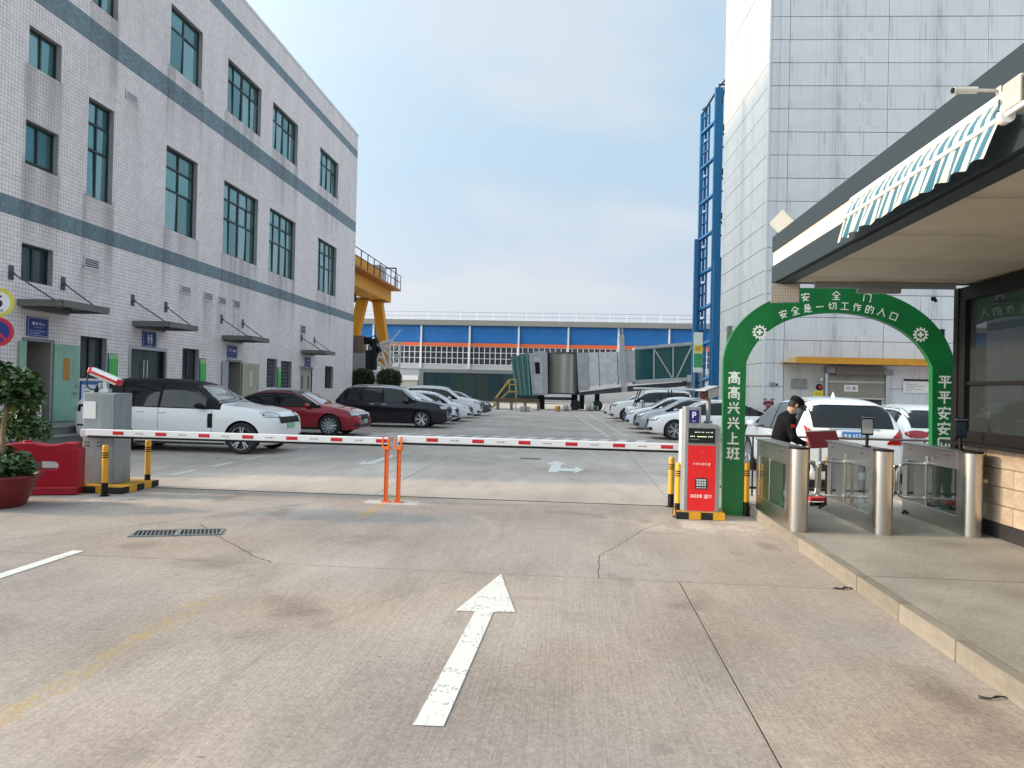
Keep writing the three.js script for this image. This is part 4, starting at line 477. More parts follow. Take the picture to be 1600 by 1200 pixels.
{ // yellow access stairs
  const D = 60, t = thing('access_stairs', 'yellow railed access stairs beside the boarding bridge', 'stairs', V(0, 0, -D)), q = (a, b, z = 0) => { const p = PZ(a, b, D); return V(p.x, Math.max(0.02, p.y), z); };
  for (const z of [0, -0.9]) part('stringer', bar(q(768, 637, z), q(796, 610, z), 0.1, 0.08), M(0.5, 0.36, 0.12, 0.6), t); for (let k = 0; k < 7; k++) { const p = q(770, 635).lerp(q(796, 610), k / 6); part('step', bx(p.x - 0.15, p.x + 0.15, p.y - 0.02, p.y + 0.02, -0.88, -0.02), MAT.greyMid, t); }
  part('railing', [rod(q(771, 626, 0), q(796, 593, 0), 0.05, 6), rod(q(771, 632, 0), q(771, 626, 0), 0.05, 6), rod(q(796, 612, 0), q(796, 593, 0), 0.05, 6), rod(q(796, 593, 0), q(806, 593, 0), 0.05, 6), rod(q(806, 640, 0), q(806, 593, 0), 0.05, 6), rod(q(771, 626, -0.9), q(796, 593, -0.9), 0.05, 6), rod(q(796, 601, 0), q(806, 601, 0), 0.04, 6)], M(0.6, 0.4, 0.08, 0.55), t); part('landing', bx(q(796, 611).x, q(808, 611).x, q(796, 611).y - 0.1, q(796, 611).y, -0.95, 0.02), MAT.yellow, t);
}
{ const D = 58, a = PZ(770, 622, D), b = PZ(842, 626, D), t = thing('timber_beam', 'long rusty brown beam on trestles under the boarding bridge', 'beam', V(0, 0, -D)); part('beam', bx(a.x, b.x, b.y - 0.15, a.y, -0.5, 0), M(0.2, 0.13, 0.07, 0.9, { map: grimeT }), t); for (let k = 0; k < 4; k++) part('trestle', bx(a.x + 0.3 + k * 1.1, a.x + 0.5 + k * 1.1, 0, b.y - 0.15, -0.45, -0.05), M(0.25, 0.2, 0.15, 0.8), t); }
const heapLabels = ['wrapped pale bundle under the boarding bridge cab', 'orange crate by the white pipes', 'white drum lying beside the orange crate', 'white drum lying past the black lift columns', 'stack of pale blue grey pallets by the lift columns'];
[[822, 640, 16, 8], [872, 633, 8, 8], [885, 633, 11, 10], [921, 630, 12, 12], [926, 639, 18, 8]].forEach(([px, py, w, h], k) => { const g = G(px, 642), s = -g.z / F, t = thing(['wrapped_bundle', 'crate', 'drum', 'drum', 'pallet_stack'][k], heapLabels[k], ['bundle', 'crate', 'drum', 'drum', 'pallets'][k], V(g.x, 0, g.z + 1.5 - k * 0.4)); const W = w * s, Hh = h * s; if (k === 2 || k === 3) { part('shell', cyl(Hh / 2, Hh / 2, W).rotateZ(Math.PI / 2).translate(W / 2, Hh / 2, 0), MAT.offwhite, t); part('band', cyl(Hh / 2 + 0.02, Hh / 2 + 0.02, 0.12).rotateZ(Math.PI / 2).translate(0.1, Hh / 2, 0), MAT.grey, t); } else if (k === 4) { for (let r = 0; r < 3; r++) part('pallet', [bx(-W / 2, W / 2, r * Hh / 3 + Hh / 3 - 0.06, r * Hh / 3 + Hh / 3 - 0.005, -0.5, 0.5), bx(-W / 2, -W / 2 + 0.1, r * Hh / 3, r * Hh / 3 + Hh / 3 - 0.061, -0.5, 0.5), bx(W / 2 - 0.1, W / 2, r * Hh / 3, r * Hh / 3 + Hh / 3 - 0.061, -0.5, 0.5)], M(0.3, 0.36, 0.38, 0.7), t); } else { part('body', rbox(W, Hh, 0.6, 0, Hh / 2, 0, 0.1), k === 1 ? MAT.craneYellow : MAT.offwhite, t); part('strap', rbox(0.08, Hh + 0.02, 0.62, 0.1, Hh / 2 + 0.005, 0, 0.02), MAT.greyDark, t); } });
{ // blue lattice mast beside the tower
  const t = thing('lattice_mast', 'tall blue steel mast bolted along the back corner of the tower', 'mast', V(7.93, 0, -43)); const h = 19.6;
  part('post', bx(-0.08, 0.4, 0, h, -0.3, 0), MAT.mastBlue, t); part('post', bx(-0.62, -0.42, 0, h - 0.9, -1.9, -1.6), MAT.mastBlue, t); part('post', bx(-0.26, -0.16, 0, h - 0.6, -1.2, -1.0), MAT.mastBlue, t); part('lower_sleeve', bx(-0.02, 0.62, 0, 9.4, 0.01, 0.28), MAT.mastBlue, t); part('lower_sleeve', bx(-0.86, -0.66, 0, 11, -1.7, -1.4), MAT.mastBlue, t);
  for (let y = 2.6; y < h - 0.8; y += 2.15) { part('rung', bar(V(-0.52, y - 0.2, -1.7), V(-0.02, y, -0.1), 0.18, 0.18), MAT.mastBlue, t); part('rung', bar(V(-0.52, y + 0.7, -1.7), V(-0.2, y + 0.8, -1.1), 0.1, 0.1), MAT.mastBlue, t); part('rung', bar(V(-0.52, y + 1.3, -1.7), V(-0.2, y + 1.4, -1.1), 0.1, 0.1), MAT.mastBlue, t); part('cable_tray', bx(-0.42, -0.26, y - 0.6, y + 1.4, -1.45, -1.4), M(0.015, 0.09, 0.25, 0.6), t); }
  for (let y = 4.2; y < h - 1; y += 2.6) part('stay', [rod(V(0.3, y, -0.2), V(0.75, y - 1.0, 0.2), 0.05, 6), rod(V(0.3, y - 1.1, -0.2), V(0.75, y - 1.0, 0.2), 0.05, 6), rbox(0.22, 0.35, 0.3, 0.55, y + 0.1, -0.1), rod(V(0.36, y + 0.2, -0.1), V(0.8, y + 0.2, 0.1), 0.04, 6), rod(V(0.55, y, 0), V(0.68, y - 1.0, 0), 0.06, 6)], MAT.blackMatte, t);
  part('head_frame', [rod(V(0.1, h, -0.1), V(0.6, h + 0.6, 0), 0.05, 6), rod(V(0.1, h + 0.2, -0.1), V(0.8, h + 0.15, 0), 0.05, 6), rod(V(0.6, h + 0.6, 0), V(0.3, h - 0.9, 0), 0.04, 6), rod(V(-0.5, h - 0.9, -1.7), V(0.1, h, -0.1), 0.06, 6)], MAT.blackMatte, t);
}
{ const a = PZ(1084.5, 519, 42), b = PZ(1097, 582, 42), t = thing('tall_banner', 'tall white, yellow and green information banner by the blue mast', 'banner', V(0, 0, -42)); part('frame', bx(a.x, b.x, b.y, a.y, -0.12, 0), MAT.white, t); const q = part('print', quad((b.x - a.x) * 0.94, (a.y - b.y) * 0.97), printed(cvs(64, 256, (x, w, h) => { x.fillStyle = '#dfe8df'; x.fillRect(0, 0, w, h); x.fillStyle = '#e7cf57'; x.fillRect(0, 78, w, 54); x.fillStyle = '#c9a63c'; x.fillRect(12, 88, 40, 30); x.fillStyle = '#2f9a63'; x.fillRect(0, 136, w, 92); x.strokeStyle = '#bfe4cc'; for (let r = 0; r < 7; r++) { x.beginPath(); x.moveTo(8, 148 + r * 11); x.lineTo(20 + (r * 23) % 36, 148 + r * 11); x.stroke(); } })), t); q.position.set((a.x + b.x) / 2, (a.y + b.y) / 2, 0.006); part('post', bx(a.x - 0.0, a.x + 0.1, 0, b.y, -0.1, -0.02), MAT.grey, t); part('post', bx(b.x - 0.1, b.x, 0, b.y, -0.1, -0.02), MAT.grey, t); }

// ================= VEHICLES =================
const spline = (pts) => (x) => { if (x <= pts[0][0]) return pts[0][1]; const n = pts.length; if (x >= pts[n - 1][0]) return pts[n - 1][1]; let i = 0; while (pts[i + 1][0] < x) i++; const [x0, y0] = pts[i], [x1, y1] = pts[i + 1], h = x1 - x0, s = (y1 - y0) / h; const sl = (k) => (pts[k + 1][1] - pts[k][1]) / (pts[k + 1][0] - pts[k][0]); const tg = (k) => { if (k === 0 || k === n - 1) return sl(k === 0 ? 0 : n - 2); const a = sl(k - 1), b = sl(k); return a * b <= 0 ? 0 : 2 * a * b / (a + b); }; const m0 = tg(i), m1 = tg(i + 1), t = (x - x0) / h, t2 = t * t, t3 = t2 * t; return (2 * t3 - 3 * t2 + 1) * y0 + (t3 - 2 * t2 + t) * h * m0 + (-2 * t3 + 3 * t2) * y1 + (t3 - t2) * h * m1; };
const PROFILE = {
  suv: { top: [[0, .5], [.006, .6], [.03, .72], [.07, .88], [.1, .955], [.16, .985], [.3, 1], [.42, .995], [.52, .975], [.585, .94], [.67, .79], [.735, .685], [.77, .662], [.86, .635], [.93, .597], [.975, .545], [.994, .47], [1, .38]], belt: [[0, .62], [.5, .60], [.8, .59], [1, .47]], glass: [.1, .715], ws: [.60, .735], rear: [.018, .088], win: [[.12, .235], [.245, .425], [.44, .66]] },
  sedan: { top: [[0, .5], [.006, .6], [.02, .67], [.07, .705], [.12, .715], [.2, .80], [.28, .92], [.36, .985], [.45, 1], [.54, .98], [.6, .94], [.68, .82], [.755, .70], [.79, .672], [.88, .62], [.945, .56], [.98, .5], [.995, .43], [1, .36]], belt: [[0, .63], [.5, .62], [.8, .59], [1, .46]], glass: [.17, .735], ws: [.605, .76], rear: [.125, .275], win: [[.21, .265], [.275, .435], [.45, .685]] },
  hatch: { top: [[0, .5], [.006, .62], [.03, .74], [.08, .88], [.13, .955], [.22, .99], [.38, 1], [.5, .98], [.58, .935], [.68, .80], [.76, .66], [.8, .625], [.89, .575], [.95, .52], [.985, .46], [1, .36]], belt: [[0, .62], [.5, .59], [.8, .56], [1, .45]], glass: [.12, .73], ws: [.595, .765], rear: [.02, .12], win: [[.14, .25], [.262, .44], [.455, .675]] },
};
const evalr = new Evaluator(); evalr.attributes = ['position', 'normal']; evalr.useGroups = true;
const glassCar = M(0.008, 0.012, 0.014, 0.03, { ior: 1.52 }), screenCar = M(0.055, 0.085, 0.09, 0.03, { clearcoat: 1, clearcoatRoughness: 0.02, ior: 1.8, metalness: 0.25 }), lampM = M(0.55, 0.57, 0.6, 0.08, { metalness: 0.5, clearcoat: 1 }), tailM = M(0.35, 0.006, 0.008, 0.12, { clearcoat: 1 }), plateBlue = M(0.02, 0.09, 0.42, 0.4), plateGreen = M(0.25, 0.55, 0.35, 0.4), cladM = M(0.02, 0.021, 0.022, 0.6), seamM = M(0.025, 0.026, 0.028, 0.7);
const carPaint = (r, g, b, metal = 0) => M(r, g, b, 0.34, { specularIntensity: r < 0.1 ? 0.15 : 0.5, clearcoat: 1, clearcoatRoughness: 0.04, metalness: metal });
const wheelCache = {};
function wheelParts(R, n, style) { const key = R + '_' + n + style; if (wheelCache[key]) return wheelCache[key]; const r = R * 0.7, w = 0.11; const tyre = lathe([[r, -w], [R * 0.93, -w], [R * 0.985, -w * 0.8], [R, -w * 0.45], [R, w * 0.45], [R * 0.985, w * 0.8], [R * 0.93, w], [r, w], [r * 0.98, 0.02]], 40).rotateX(Math.PI / 2); const rim = [lathe([[r * 0.93, w * 0.4], [r * 0.97, w * 0.95], [r * 1.02, w * 1.02], [r * 1.02, w * 0.8], [r * 0.95, w * 0.2]], 40).rotateX(Math.PI / 2), new THREE.SphereGeometry(r * 0.2, 14, 8).scale(1, 1, 0.35).translate(0, 0, w * 0.72)]; for (let k = 0; k < n; k++) { const a = k / n * 6.2832; if (style === 'split') for (const s of [-0.1, 0.1]) rim.push(bar(V(Math.cos(a) * r * 0.12, Math.sin(a) * r * 0.12, w * 0.7), V(Math.cos(a + s * 1.6) * r * 0.97, Math.sin(a + s * 1.6) * r * 0.97, w * 0.82), 0.032, 0.03)); else rim.push(bar(V(Math.cos(a) * r * 0.12, Math.sin(a) * r * 0.12, w * 0.7), V(Math.cos(a) * r * 0.97, Math.sin(a) * r * 0.97, w * 0.82), 0.05, 0.035)); } return (wheelCache[key] = { tyre: clean(tyre), rim: join(rim), hub: clean(lathe([[0.001, 0.03], [r * 0.94, 0.03]], 30).rotateX(Math.PI / 2)) }); }
function car(o) {
  const P = PROFILE[o.kind], { L, W, H } = o, hw = W / 2, clr = o.clear || 0.2, R = o.R || 0.34, wbF = o.front || 0.9, wbR = L - (o.rearo || 0.95);
  const topN = spline(P.top), beltN = spline(P.belt), top = (x) => topN(x / L) * H, bot = spline([[0, 0.36], [0.05, clr + 0.06], [0.3, clr], [L - 0.6, clr], [L - 0.15, clr + 0.03], [L, 0.27]]);
  const belt = (x) => Math.min(beltN(x / L) * H, top(x) - 0.035);
  const plan = (x) => { const f = Math.max(0, (x - (L - 1.1)) / 1.1), r = Math.max(0, (0.8 - x) / 0.8); return 1 - 0.13 * f * f - 0.17 * Math.pow(f, 7) - 0.07 * r * r - 0.11 * Math.pow(r, 7); };
  const half = (x, y) => { const yb = bot(x), bl = belt(x), yt = top(x), Wp = hw * plan(x); if (y <= bl) { const s = Math.max(0, (y - yb) / (bl - yb)); return Wp * (1 - 0.1 * Math.pow(1 - s, 3) - 0.035 * s * s - (s > 0.9 ? (s - 0.9) * 0.12 : 0) + 0.012 * Math.exp(-Math.pow((s - 0.72) / 0.07, 2))); } const t = Math.min(1, (y - bl) / (yt - bl)), wb = Wp * 0.953, wr = wb - 0.4 * Math.min(0.62, yt - bl); return (wb + (wr - wb) * t) * Math.pow(Math.max(0, 1 - Math.pow(t, 9)), 1 / 2.4); };
  // body skin
  const xs = []; for (let i = 0; i <= 84; i++) { const s = i / 84; xs.push(L * (s - 0.115 * Math.sin(2 * Math.PI * s) * (1 - 0.1 * s))); } xs[0] = 0; xs[84] = L;
  const NS = 9, NU = 14, ring = []; for (const x of xs) { const yb = bot(x), bl = belt(x), yt = top(x), r = []; const hb = half(x, yb); for (const k of [0, 0.5]) r.push([yb, hb * k]); for (let k = 0; k <= NS; k++) { const y = yb + (bl - yb) * k / NS; r.push([y, half(x, y)]); } for (let k = 1; k <= NU; k++) { const t = 1 - Math.pow(1 - k / NU, 2.2), y = bl + (yt - bl) * t; r.push([y, k === NU ? 0 : half(x, y)]); } ring.push(r); }
  const n = ring[0].length, pos = [], idx = [], full = 2 * n - 2; xs.forEach((x, i) => { for (let k = 0; k < n; k++) pos.push(x - L / 2, ring[i][k][0], ring[i][k][1]); for (let k = n - 2; k > 0; k--) pos.push(x - L / 2, ring[i][k][0], -ring[i][k][1]); });
  for (let i = 0; i < xs.length - 1; i++) for (let k = 0; k < full; k++) { const a = i * full + k, b = i * full + (k + 1) % full, c = a + full, d = b + full; idx.push(a, c, b, b, c, d); }
  for (const e of [0, 84]) { const c = pos.length / 3; let sy = 0; for (let k = 0; k < n; k++) sy += ring[e][k][0]; pos.push(xs[e] - L / 2, sy / n, 0); for (let k = 0; k < full; k++) { const a = e * full + k, b = e * full + (k + 1) % full; e ? idx.push(a, c, b) : idx.push(a, b, c); } }
  let g = new THREE.BufferGeometry(); g.setAttribute('position', new THREE.Float32BufferAttribute(pos, 3)); g.setIndex(idx); g.computeVertexNormals();
  { const p = g.attributes.position, i0 = idx[0], i1 = idx[1], i2 = idx[2]; void p; void i0; void i1; void i2; }
  const t = thing(o.name, o.label, o.cat || 'car', o.at, o.turn, o.group);
  const paint = o.paint, wz = hw - 0.02;
  const cuts = []; for (const x of [L - wbF, L - wbR]) for (const s of [-1, 1]) cuts.push(new THREE.CylinderGeometry(R * 1.13, R * 1.13, 0.42, 36).rotateX(Math.PI / 2).translate(x - L / 2, R * 1.0, s * (hw - 0.1)));
  const bodyB = new Brush(g, paint), cutB = new Brush(mergeGeometries(cuts.map((c) => { const q = c.clone(); q.deleteAttribute('uv'); return q; })), cladM); bodyB.updateMatrixWorld(); cutB.updateMatrixWorld();
  const res = evalr.evaluate(bodyB, cutB, SUBTRACTION), rg = res.geometry, mats = [].concat(res.material);
  const groups = rg.groups.length ? rg.groups : [{ start: 0, count: Infinity, materialIndex: 0 }], src = rg.index ? rg.toNonIndexed() : rg;
  for (const [mi, nm] of [[0, 'body'], [1, 'wheel_arches']]) { const pp = [], nn = []; for (const gr of groups) { if ((mats[gr.materialIndex] === cladM ? 1 : 0) !== mi) continue; for (let i = gr.start; i < Math.min(src.attributes.position.count, gr.start + gr.count); i++) { pp.push(src.attributes.position.getX(i), src.attributes.position.getY(i), src.attributes.position.getZ(i)); nn.push(src.attributes.normal.getX(i), src.attributes.normal.getY(i), src.attributes.normal.getZ(i)); } } const mk = (P_, N_, k) => { if (!P_.length) return; const q = new THREE.BufferGeometry(); q.setAttribute('position', new THREE.Float32BufferAttribute(P_, 3)); q.setAttribute('normal', new THREE.Float32BufferAttribute(N_, 3)); part(k, q, mi ? cladM : paint, t); }; if (!mi) { mk(pp, nn, nm); continue; } const bins = [[[], []], [[], []], [[], []], [[], []]]; for (let i = 0; i < pp.length; i += 9) { const b = bins[((pp[i] + pp[i + 3] + pp[i + 6]) > 0 ? 1 : 0) + ((pp[i + 2] + pp[i + 5] + pp[i + 8]) > 0 ? 2 : 0)]; for (let k = 0; k < 9; k++) { b[0].push(pp[i + k]); b[1].push(nn[i + k]); } } bins.forEach((b) => mk(b[0], b[1], 'wheel_arch')); }
  // patches that follow the skin
  const grid = (nu, nv, f, flip) => { const p = [], ix = []; for (let i = 0; i <= nu; i++) for (let j = 0; j <= nv; j++) { const q = f(i / nu, j / nv); p.push(q.x - L / 2, q.y, q.z); } for (let i = 0; i < nu; i++) for (let j = 0; j < nv; j++) { const a = i * (nv + 1) + j, b = a + nv + 1; flip ? ix.push(a, a + 1, b, b, a + 1, b + 1) : ix.push(a, b, a + 1, b, b + 1, a + 1); } const q = new THREE.BufferGeometry(); q.setAttribute('position', new THREE.Float32BufferAttribute(p, 3)); q.setIndex(ix); q.computeVertexNormals(); return clean(q); };
  const topY = (x, z) => { let a = belt(x), b = top(x); z = Math.abs(z); for (let k = 0; k < 26; k++) { const m = (a + b) / 2; if (half(x, m) > z) a = m; else b = m; } return a; };
  const endX = (y, z, front) => { let a = front ? L - 1.4 : 1.2, b = front ? L : 0; z = Math.abs(z); const inside = (x) => y >= bot(x) && y <= top(x) && half(x, y) >= z; if (inside(b)) return b; for (let k = 0; k < 26; k++) { const m = (a + b) / 2; if (inside(m)) a = m; else b = m; } return a; };
  const side = (s, x0, x1, lo, hi, off, nu = 18, nv = 7) => grid(nu, nv, (u, v) => { const x = x0 + (x1 - x0) * u, a = lo(x), b = Math.max(a + 0.001, hi(x)), y = a + (b - a) * v; return V(x, y, s * (half(x, y) + off)); }, s < 0);
  const face = (front, z0, z1, y0, y1, off, nu = 10, nv = 5) => grid(nu, nv, (u, v) => { const z = z0 + (z1 - z0) * u, a = typeof y0 === 'function' ? y0(u) : y0, b = typeof y1 === 'function' ? y1(u) : y1, y = a + (b - a) * v; return V(endX(y, z, front) + (front ? off : -off), y, z); }, front);
  const lo = (x) => belt(x) + 0.02, hi = (x) => top(x) - 0.075 - 0.03 * Math.max(0, (x / L - 0.6) * 6);
  const [g0, g1] = P.glass;
  for (const s of [-1, 1]) {
    part('window_surround', side(s, (g0 - 0.008) * L, (g1 + 0.02) * L, (x) => lo(x) - 0.022, (x) => (o.blackTop ? top(x) - 0.006 : hi(x) + 0.016), 0.003, 40, o.blackTop ? 30 : 8), MAT.black, t);
    P.win.forEach(([a, b]) => part('side_window', side(s, a * L, b * L, lo, (x) => Math.min(hi(x), lo(x) + Math.max(0, (x - g0 * L) * 2.4)), 0.006), glassCar, t));
    if (o.chrome) part('window_trim', [side(s, g0 * L, g1 * L, (x) => hi(x) + 0.012, (x) => hi(x) + 0.03, 0.008, 40, 1)], MAT.chrome, t);
    part('sill', side(s, L - wbR + R * 1.15, L - wbF - R * 1.15, (x) => bot(x) + 0.005, (x) => bot(x) + (o.clad || 0.09), 0.006, 20, 2), cladM, t);
    const dx = [P.win[1][0] * L - 0.02, (P.win[1][1] + P.win[2][0]) / 2 * L, (P.win[2][1] + 0.035) * L];
    dx.forEach((x) => part('door_seam', side(s, x - 0.004, x + 0.004, (q) => bot(q) + 0.1, (q) => belt(q) - 0.01, 0.003, 1, 10), seamM, t));
    for (const k of [0.36, 0.62]) { const x = (P.win[1][0] + (P.win[2][1] - P.win[1][0]) * k - 0.05) * L, y = belt(x) - 0.1; part('door_handle', rbox(0.2, 0.035, 0.04, x - L / 2, y, s * (half(x, y) + 0.008), 0.012), o.handle || paint, t); }
    { const x = (P.win[2][1] - 0.015) * L, y = belt(x) + 0.07; part('mirror', [new THREE.SphereGeometry(0.1, 16, 12).scale(1.15, 0.72, 1.05).translate(x - L / 2, y, s * (half(x, y - 0.05) + 0.14)), rod(V(x - L / 2, y - 0.03, s * (half(x, y - 0.05) - 0.02)), V(x - L / 2, y - 0.02, s * (half(x, y - 0.05) + 0.12)), 0.025, 8)], o.blackTop ? MAT.black : paint, t); }
    const hy = o.lampY || 0.49 * H;
    part('headlight', face(true, s * hw * 0.5, s * hw * 0.86, (u) => hy - 0.035 - 0.01 * u, (u) => hy + 0.02 + 0.06 * u, 0.005, 12, 4), lampM, t);
    part('headlight_bezel', face(true, s * hw * 0.46, s * hw * 0.875, (u) => hy - 0.055, (u) => hy + 0.035 + 0.065 * u, 0.003, 12, 4), MAT.black, t);
    part('fog_intake', face(true, s * hw * 0.55, s * hw * 0.8, clr + 0.12, clr + 0.24, 0.004), cladM, t);
    const ty = o.tailY || 0.56 * H; part('taillight', face(false, s * hw * (o.tailIn || 0.55), s * hw * (o.tailOut || 0.86), o.tailLo || ((u) => ty - 0.06), o.tailHi || ((u) => ty + 0.05), 0.012, 28, 12), tailM, t);
    for (const x of [L - wbF, L - wbR]) { const wp = wheelParts(R, o.spokes || 7, o.rim || ''), w = new THREE.Group(); w.name = 'wheel'; w.position.set(x - L / 2, R, s * (hw - 0.13)); w.rotation.y = s < 0 ? Math.PI : 0; w.rotation.order = 'YXZ'; w.rotation.z = rr(0, 6); t.add(w); part('tyre', wp.tyre, MAT.rubber, w); part('rim', wp.rim, o.rimM || MAT.alu, w); part('brake_disc', wp.hub, M(0.05, 0.05, 0.05, 0.5, { metalness: 0.6 }), w); }
  }
  const screen = (a, b, f, off) => grid(20, 16, (u, v) => { const x = a + (b - a) * u, zm = half(x, top(x) - 0.05) * f, z = (v * 2 - 1) * zm; return V(x, topY(x, z) + off, z); }, true);
  part('windscreen', screen(P.ws[0] * L, P.ws[1] * L, 0.9, 0.006), screenCar, t);
  if (o.kind === 'sedan') part('rear_window', screen(P.rear[0] * L, P.rear[1] * L, 0.86, 0.006), glassCar, t);
  else { const y0 = top(P.rear[0] * L) + 0.01, y1 = top(P.rear[1] * L) - 0.03; part('rear_window', face(false, -hw * 0.72, hw * 0.72, (u) => y0 + 0.0 * u, (u) => y1 - 0.05 * Math.pow(2 * u - 1, 4), 0.006, 16, 8), glassCar, t); part('rear_spoiler', face(false, -hw * 0.56, hw * 0.56, y1 - 0.005, y1 + 0.025, 0.02, 24, 2), o.blackTop ? MAT.black : paint, t); }
  if (o.roofM) part('roof_skin', screen(P.rear[1] * L, (P.ws[0] + 0.005) * L, 1.03, 0.006), o.roofM, t);
  if (o.rails) for (const s of [-1, 1]) part('roof_rail', tube([0.14, 0.2, 0.4, 0.56, 0.6].map((k, i) => V(k * L - L / 2, topY(k * L, s * half(k * L, top(k * L) - 0.06) * 0.93) + (i % 4 ? 0.06 : 0.01), s * half(k * L, top(k * L) - 0.06) * 0.93)), 0.016, 30), MAT.alu, t);
  const gy = o.grilleY || 0.42 * H; part('grille', face(true, -hw * (o.grilleW || 0.42), hw * (o.grilleW || 0.42), gy - (o.grilleH || 0.09), gy + (o.grilleH || 0.09), 0.006, 14, 4), MAT.black, t);
  if (o.chrome) part('grille_trim', face(true, -hw * 0.42, hw * 0.42, gy + 0.085, gy + 0.105, 0.01, 14, 1), MAT.chrome, t);
  part('lower_intake', face(true, -hw * 0.48, hw * 0.48, clr + 0.1, clr + 0.19, 0.005), cladM, t); part('number_plate', rbox(0.015, 0.13, 0.44, endX(gy - 0.14, 0, true) - L / 2 + 0.012, gy - 0.14, 0, 0.004), o.plate || plateBlue, t);
  const ry = o.plateY || 0.5 * H; part('number_plate', rbox(0.015, 0.14, 0.44, endX(ry, 0, false) - L / 2 - 0.01, ry, 0, 0.004), o.plate || plateBlue, t);
  part('rear_bumper', face(false, -hw * 0.8, hw * 0.8, 0.38, 0.52, 0.008, 14, 3), o.kind === 'sedan' ? paint : cladM, t);
  if (o.fin) part('antenna_fin', new THREE.ConeGeometry(0.06, 0.1, 10).scale(1.6, 1, 0.5).translate(0.24 * L - L / 2, top(0.24 * L) + 0.045, 0), paint, t);
  return { t, half, top, belt, bot, endX, face, side, L, hw };
}
const pw = () => carPaint(0.88, 0.88, 0.88);
const LG = 'cars parked nose out along the tiled building', RG = 'cars parked nose out on the tower side';
{ const c = car({ name: 'parked_car', label: 'large white car with black roof parked nearest the tiled building doors', kind: 'suv', L: 5.0, W: 1.95, H: 1.73, R: 0.37, front: 0.8, rearo: 1.15, at: V(-6.88 - 2.5, 0, -17.15), paint: pw(), roofM: MAT.black, blackTop: true, rim: 'split', spokes: 5, plate: plateGreen, group: LG, grilleW: 0.6, grilleH: 0.075, grilleY: 0.8, lampY: 0.92, clad: 0.05 });
  part('fender_vent', c.side(1, c.L - 1.62, c.L - 1.5, () => 0.6, () => 0.93, 0.006, 3, 6), MAT.black, c.t); part('sill_line', c.side(1, 0.9, c.L - 1.5, () => 0.43, () => 0.46, 0.007, 20, 1), MAT.black, c.t); part('tail_mark', [c.side(1, 0.12, 0.62, () => 1.02, () => 1.07, 0.008, 10, 1), c.side(1, 0.12, 0.22, () => 0.9, () => 1.05, 0.009, 4, 3)], MAT.black, c.t); part('bumper_line', c.side(1, 0.1, 0.62, () => 0.56, () => 0.6, 0.006, 8, 1), MAT.black, c.t); }
car({ name: 'parked_car', label: 'dark red saloon parked between the white and black cars', kind: 'sedan', L: 4.98, W: 1.91, H: 1.5, R: 0.35, front: 0.92, at: V(-6.95 - 2.49, 0, -23.75), paint: carPaint(0.34, 0.008, 0.022, 0.2), chrome: true, spokes: 12, plate: plateGreen, group: LG, roofM: carPaint(0.03, 0.012, 0.013) });
car({ name: 'parked_car', label: 'black sport utility car with silver roof rails and chrome window line', kind: 'suv', L: 4.68, W: 1.83, H: 1.7, R: 0.36, front: 1.0, at: V(-5.15 - 2.34, 0, -29.85), paint: carPaint(0.012, 0.012, 0.02), chrome: true, rails: true, rim: 'split', spokes: 6, group: LG, rimM: M(0.7, 0.7, 0.7, 0.3, { metalness: 0.8 }), handle: MAT.chrome });
car({ name: 'parked_car', label: 'white saloon parked next to the black sport utility car', kind: 'sedan', L: 4.65, W: 1.8, H: 1.48, at: V(-5.35 - 2.32, 0, -33.1), paint: pw(), group: LG, grilleW: 0.5 });
car({ name: 'parked_car', label: 'white hatchback with black mesh grille, second car past the black one', kind: 'hatch', L: 4.4, W: 1.8, H: 1.5, at: V(-5.1 - 2.2, 0, -36.1), paint: pw(), group: LG, grilleW: 0.62, grilleH: 0.12 });
car({ name: 'parked_car', label: 'tall white sport utility car near the end of the left row', kind: 'suv', L: 4.7, W: 1.88, H: 1.75, R: 0.37, at: V(-5.2 - 2.35, 0, -40.6), paint: pw(), rails: true, group: LG });
car({ name: 'parked_car', label: 'dark grey saloon at the far end of the left row', kind: 'sedan', L: 4.6, W: 1.8, H: 1.5, at: V(-5.1 - 2.3, 0, -44.2), paint: carPaint(0.09, 0.085, 0.09, 0.3), group: LG });
const PI = Math.PI;
car({ name: 'parked_car', label: 'white saloon with dark multi spoke wheels parked behind the ticket kiosk', kind: 'sedan', L: 4.72, W: 1.86, H: 1.47, R: 0.35, front: 0.9, rearo: 1.12, at: V(2.66 + 2.36, 0, -26.7), turn: PI, paint: pw(), rim: 'split', spokes: 6, group: RG, grilleW: 0.3 });
car({ name: 'parked_car', label: 'silver saloon beside the white one with dark wheels', kind: 'sedan', L: 4.7, W: 1.82, H: 1.5, at: V(2.5 + 2.35, 0, -30.1), turn: PI, paint: carPaint(0.46, 0.47, 0.48, 0.35), group: RG, grilleW: 0.6, grilleH: 0.11 });
car({ name: 'parked_car', label: 'white saloon with thin black grille past the silver one', kind: 'sedan', L: 4.6, W: 1.8, H: 1.5, at: V(2.35 + 2.3, 0, -33.4), turn: PI, paint: pw(), group: RG, grilleW: 0.66, grilleH: 0.05 });
car({ name: 'parked_car', label: 'boxy white sport utility car near the far end of the right row', kind: 'suv', L: 4.75, W: 1.9, H: 1.84, R: 0.38, at: V(2.05 + 2.4, 0, -41.5), turn: PI, paint: pw(), group: RG, grilleW: 0.5, grilleH: 0.12 });
car({ name: 'parked_car', label: 'white hatchback at the far end of the right row', kind: 'hatch', L: 4.2, W: 1.76, H: 1.52, at: V(1.9 + 2.1, 0, -45.6), turn: PI, paint: pw(), group: RG });
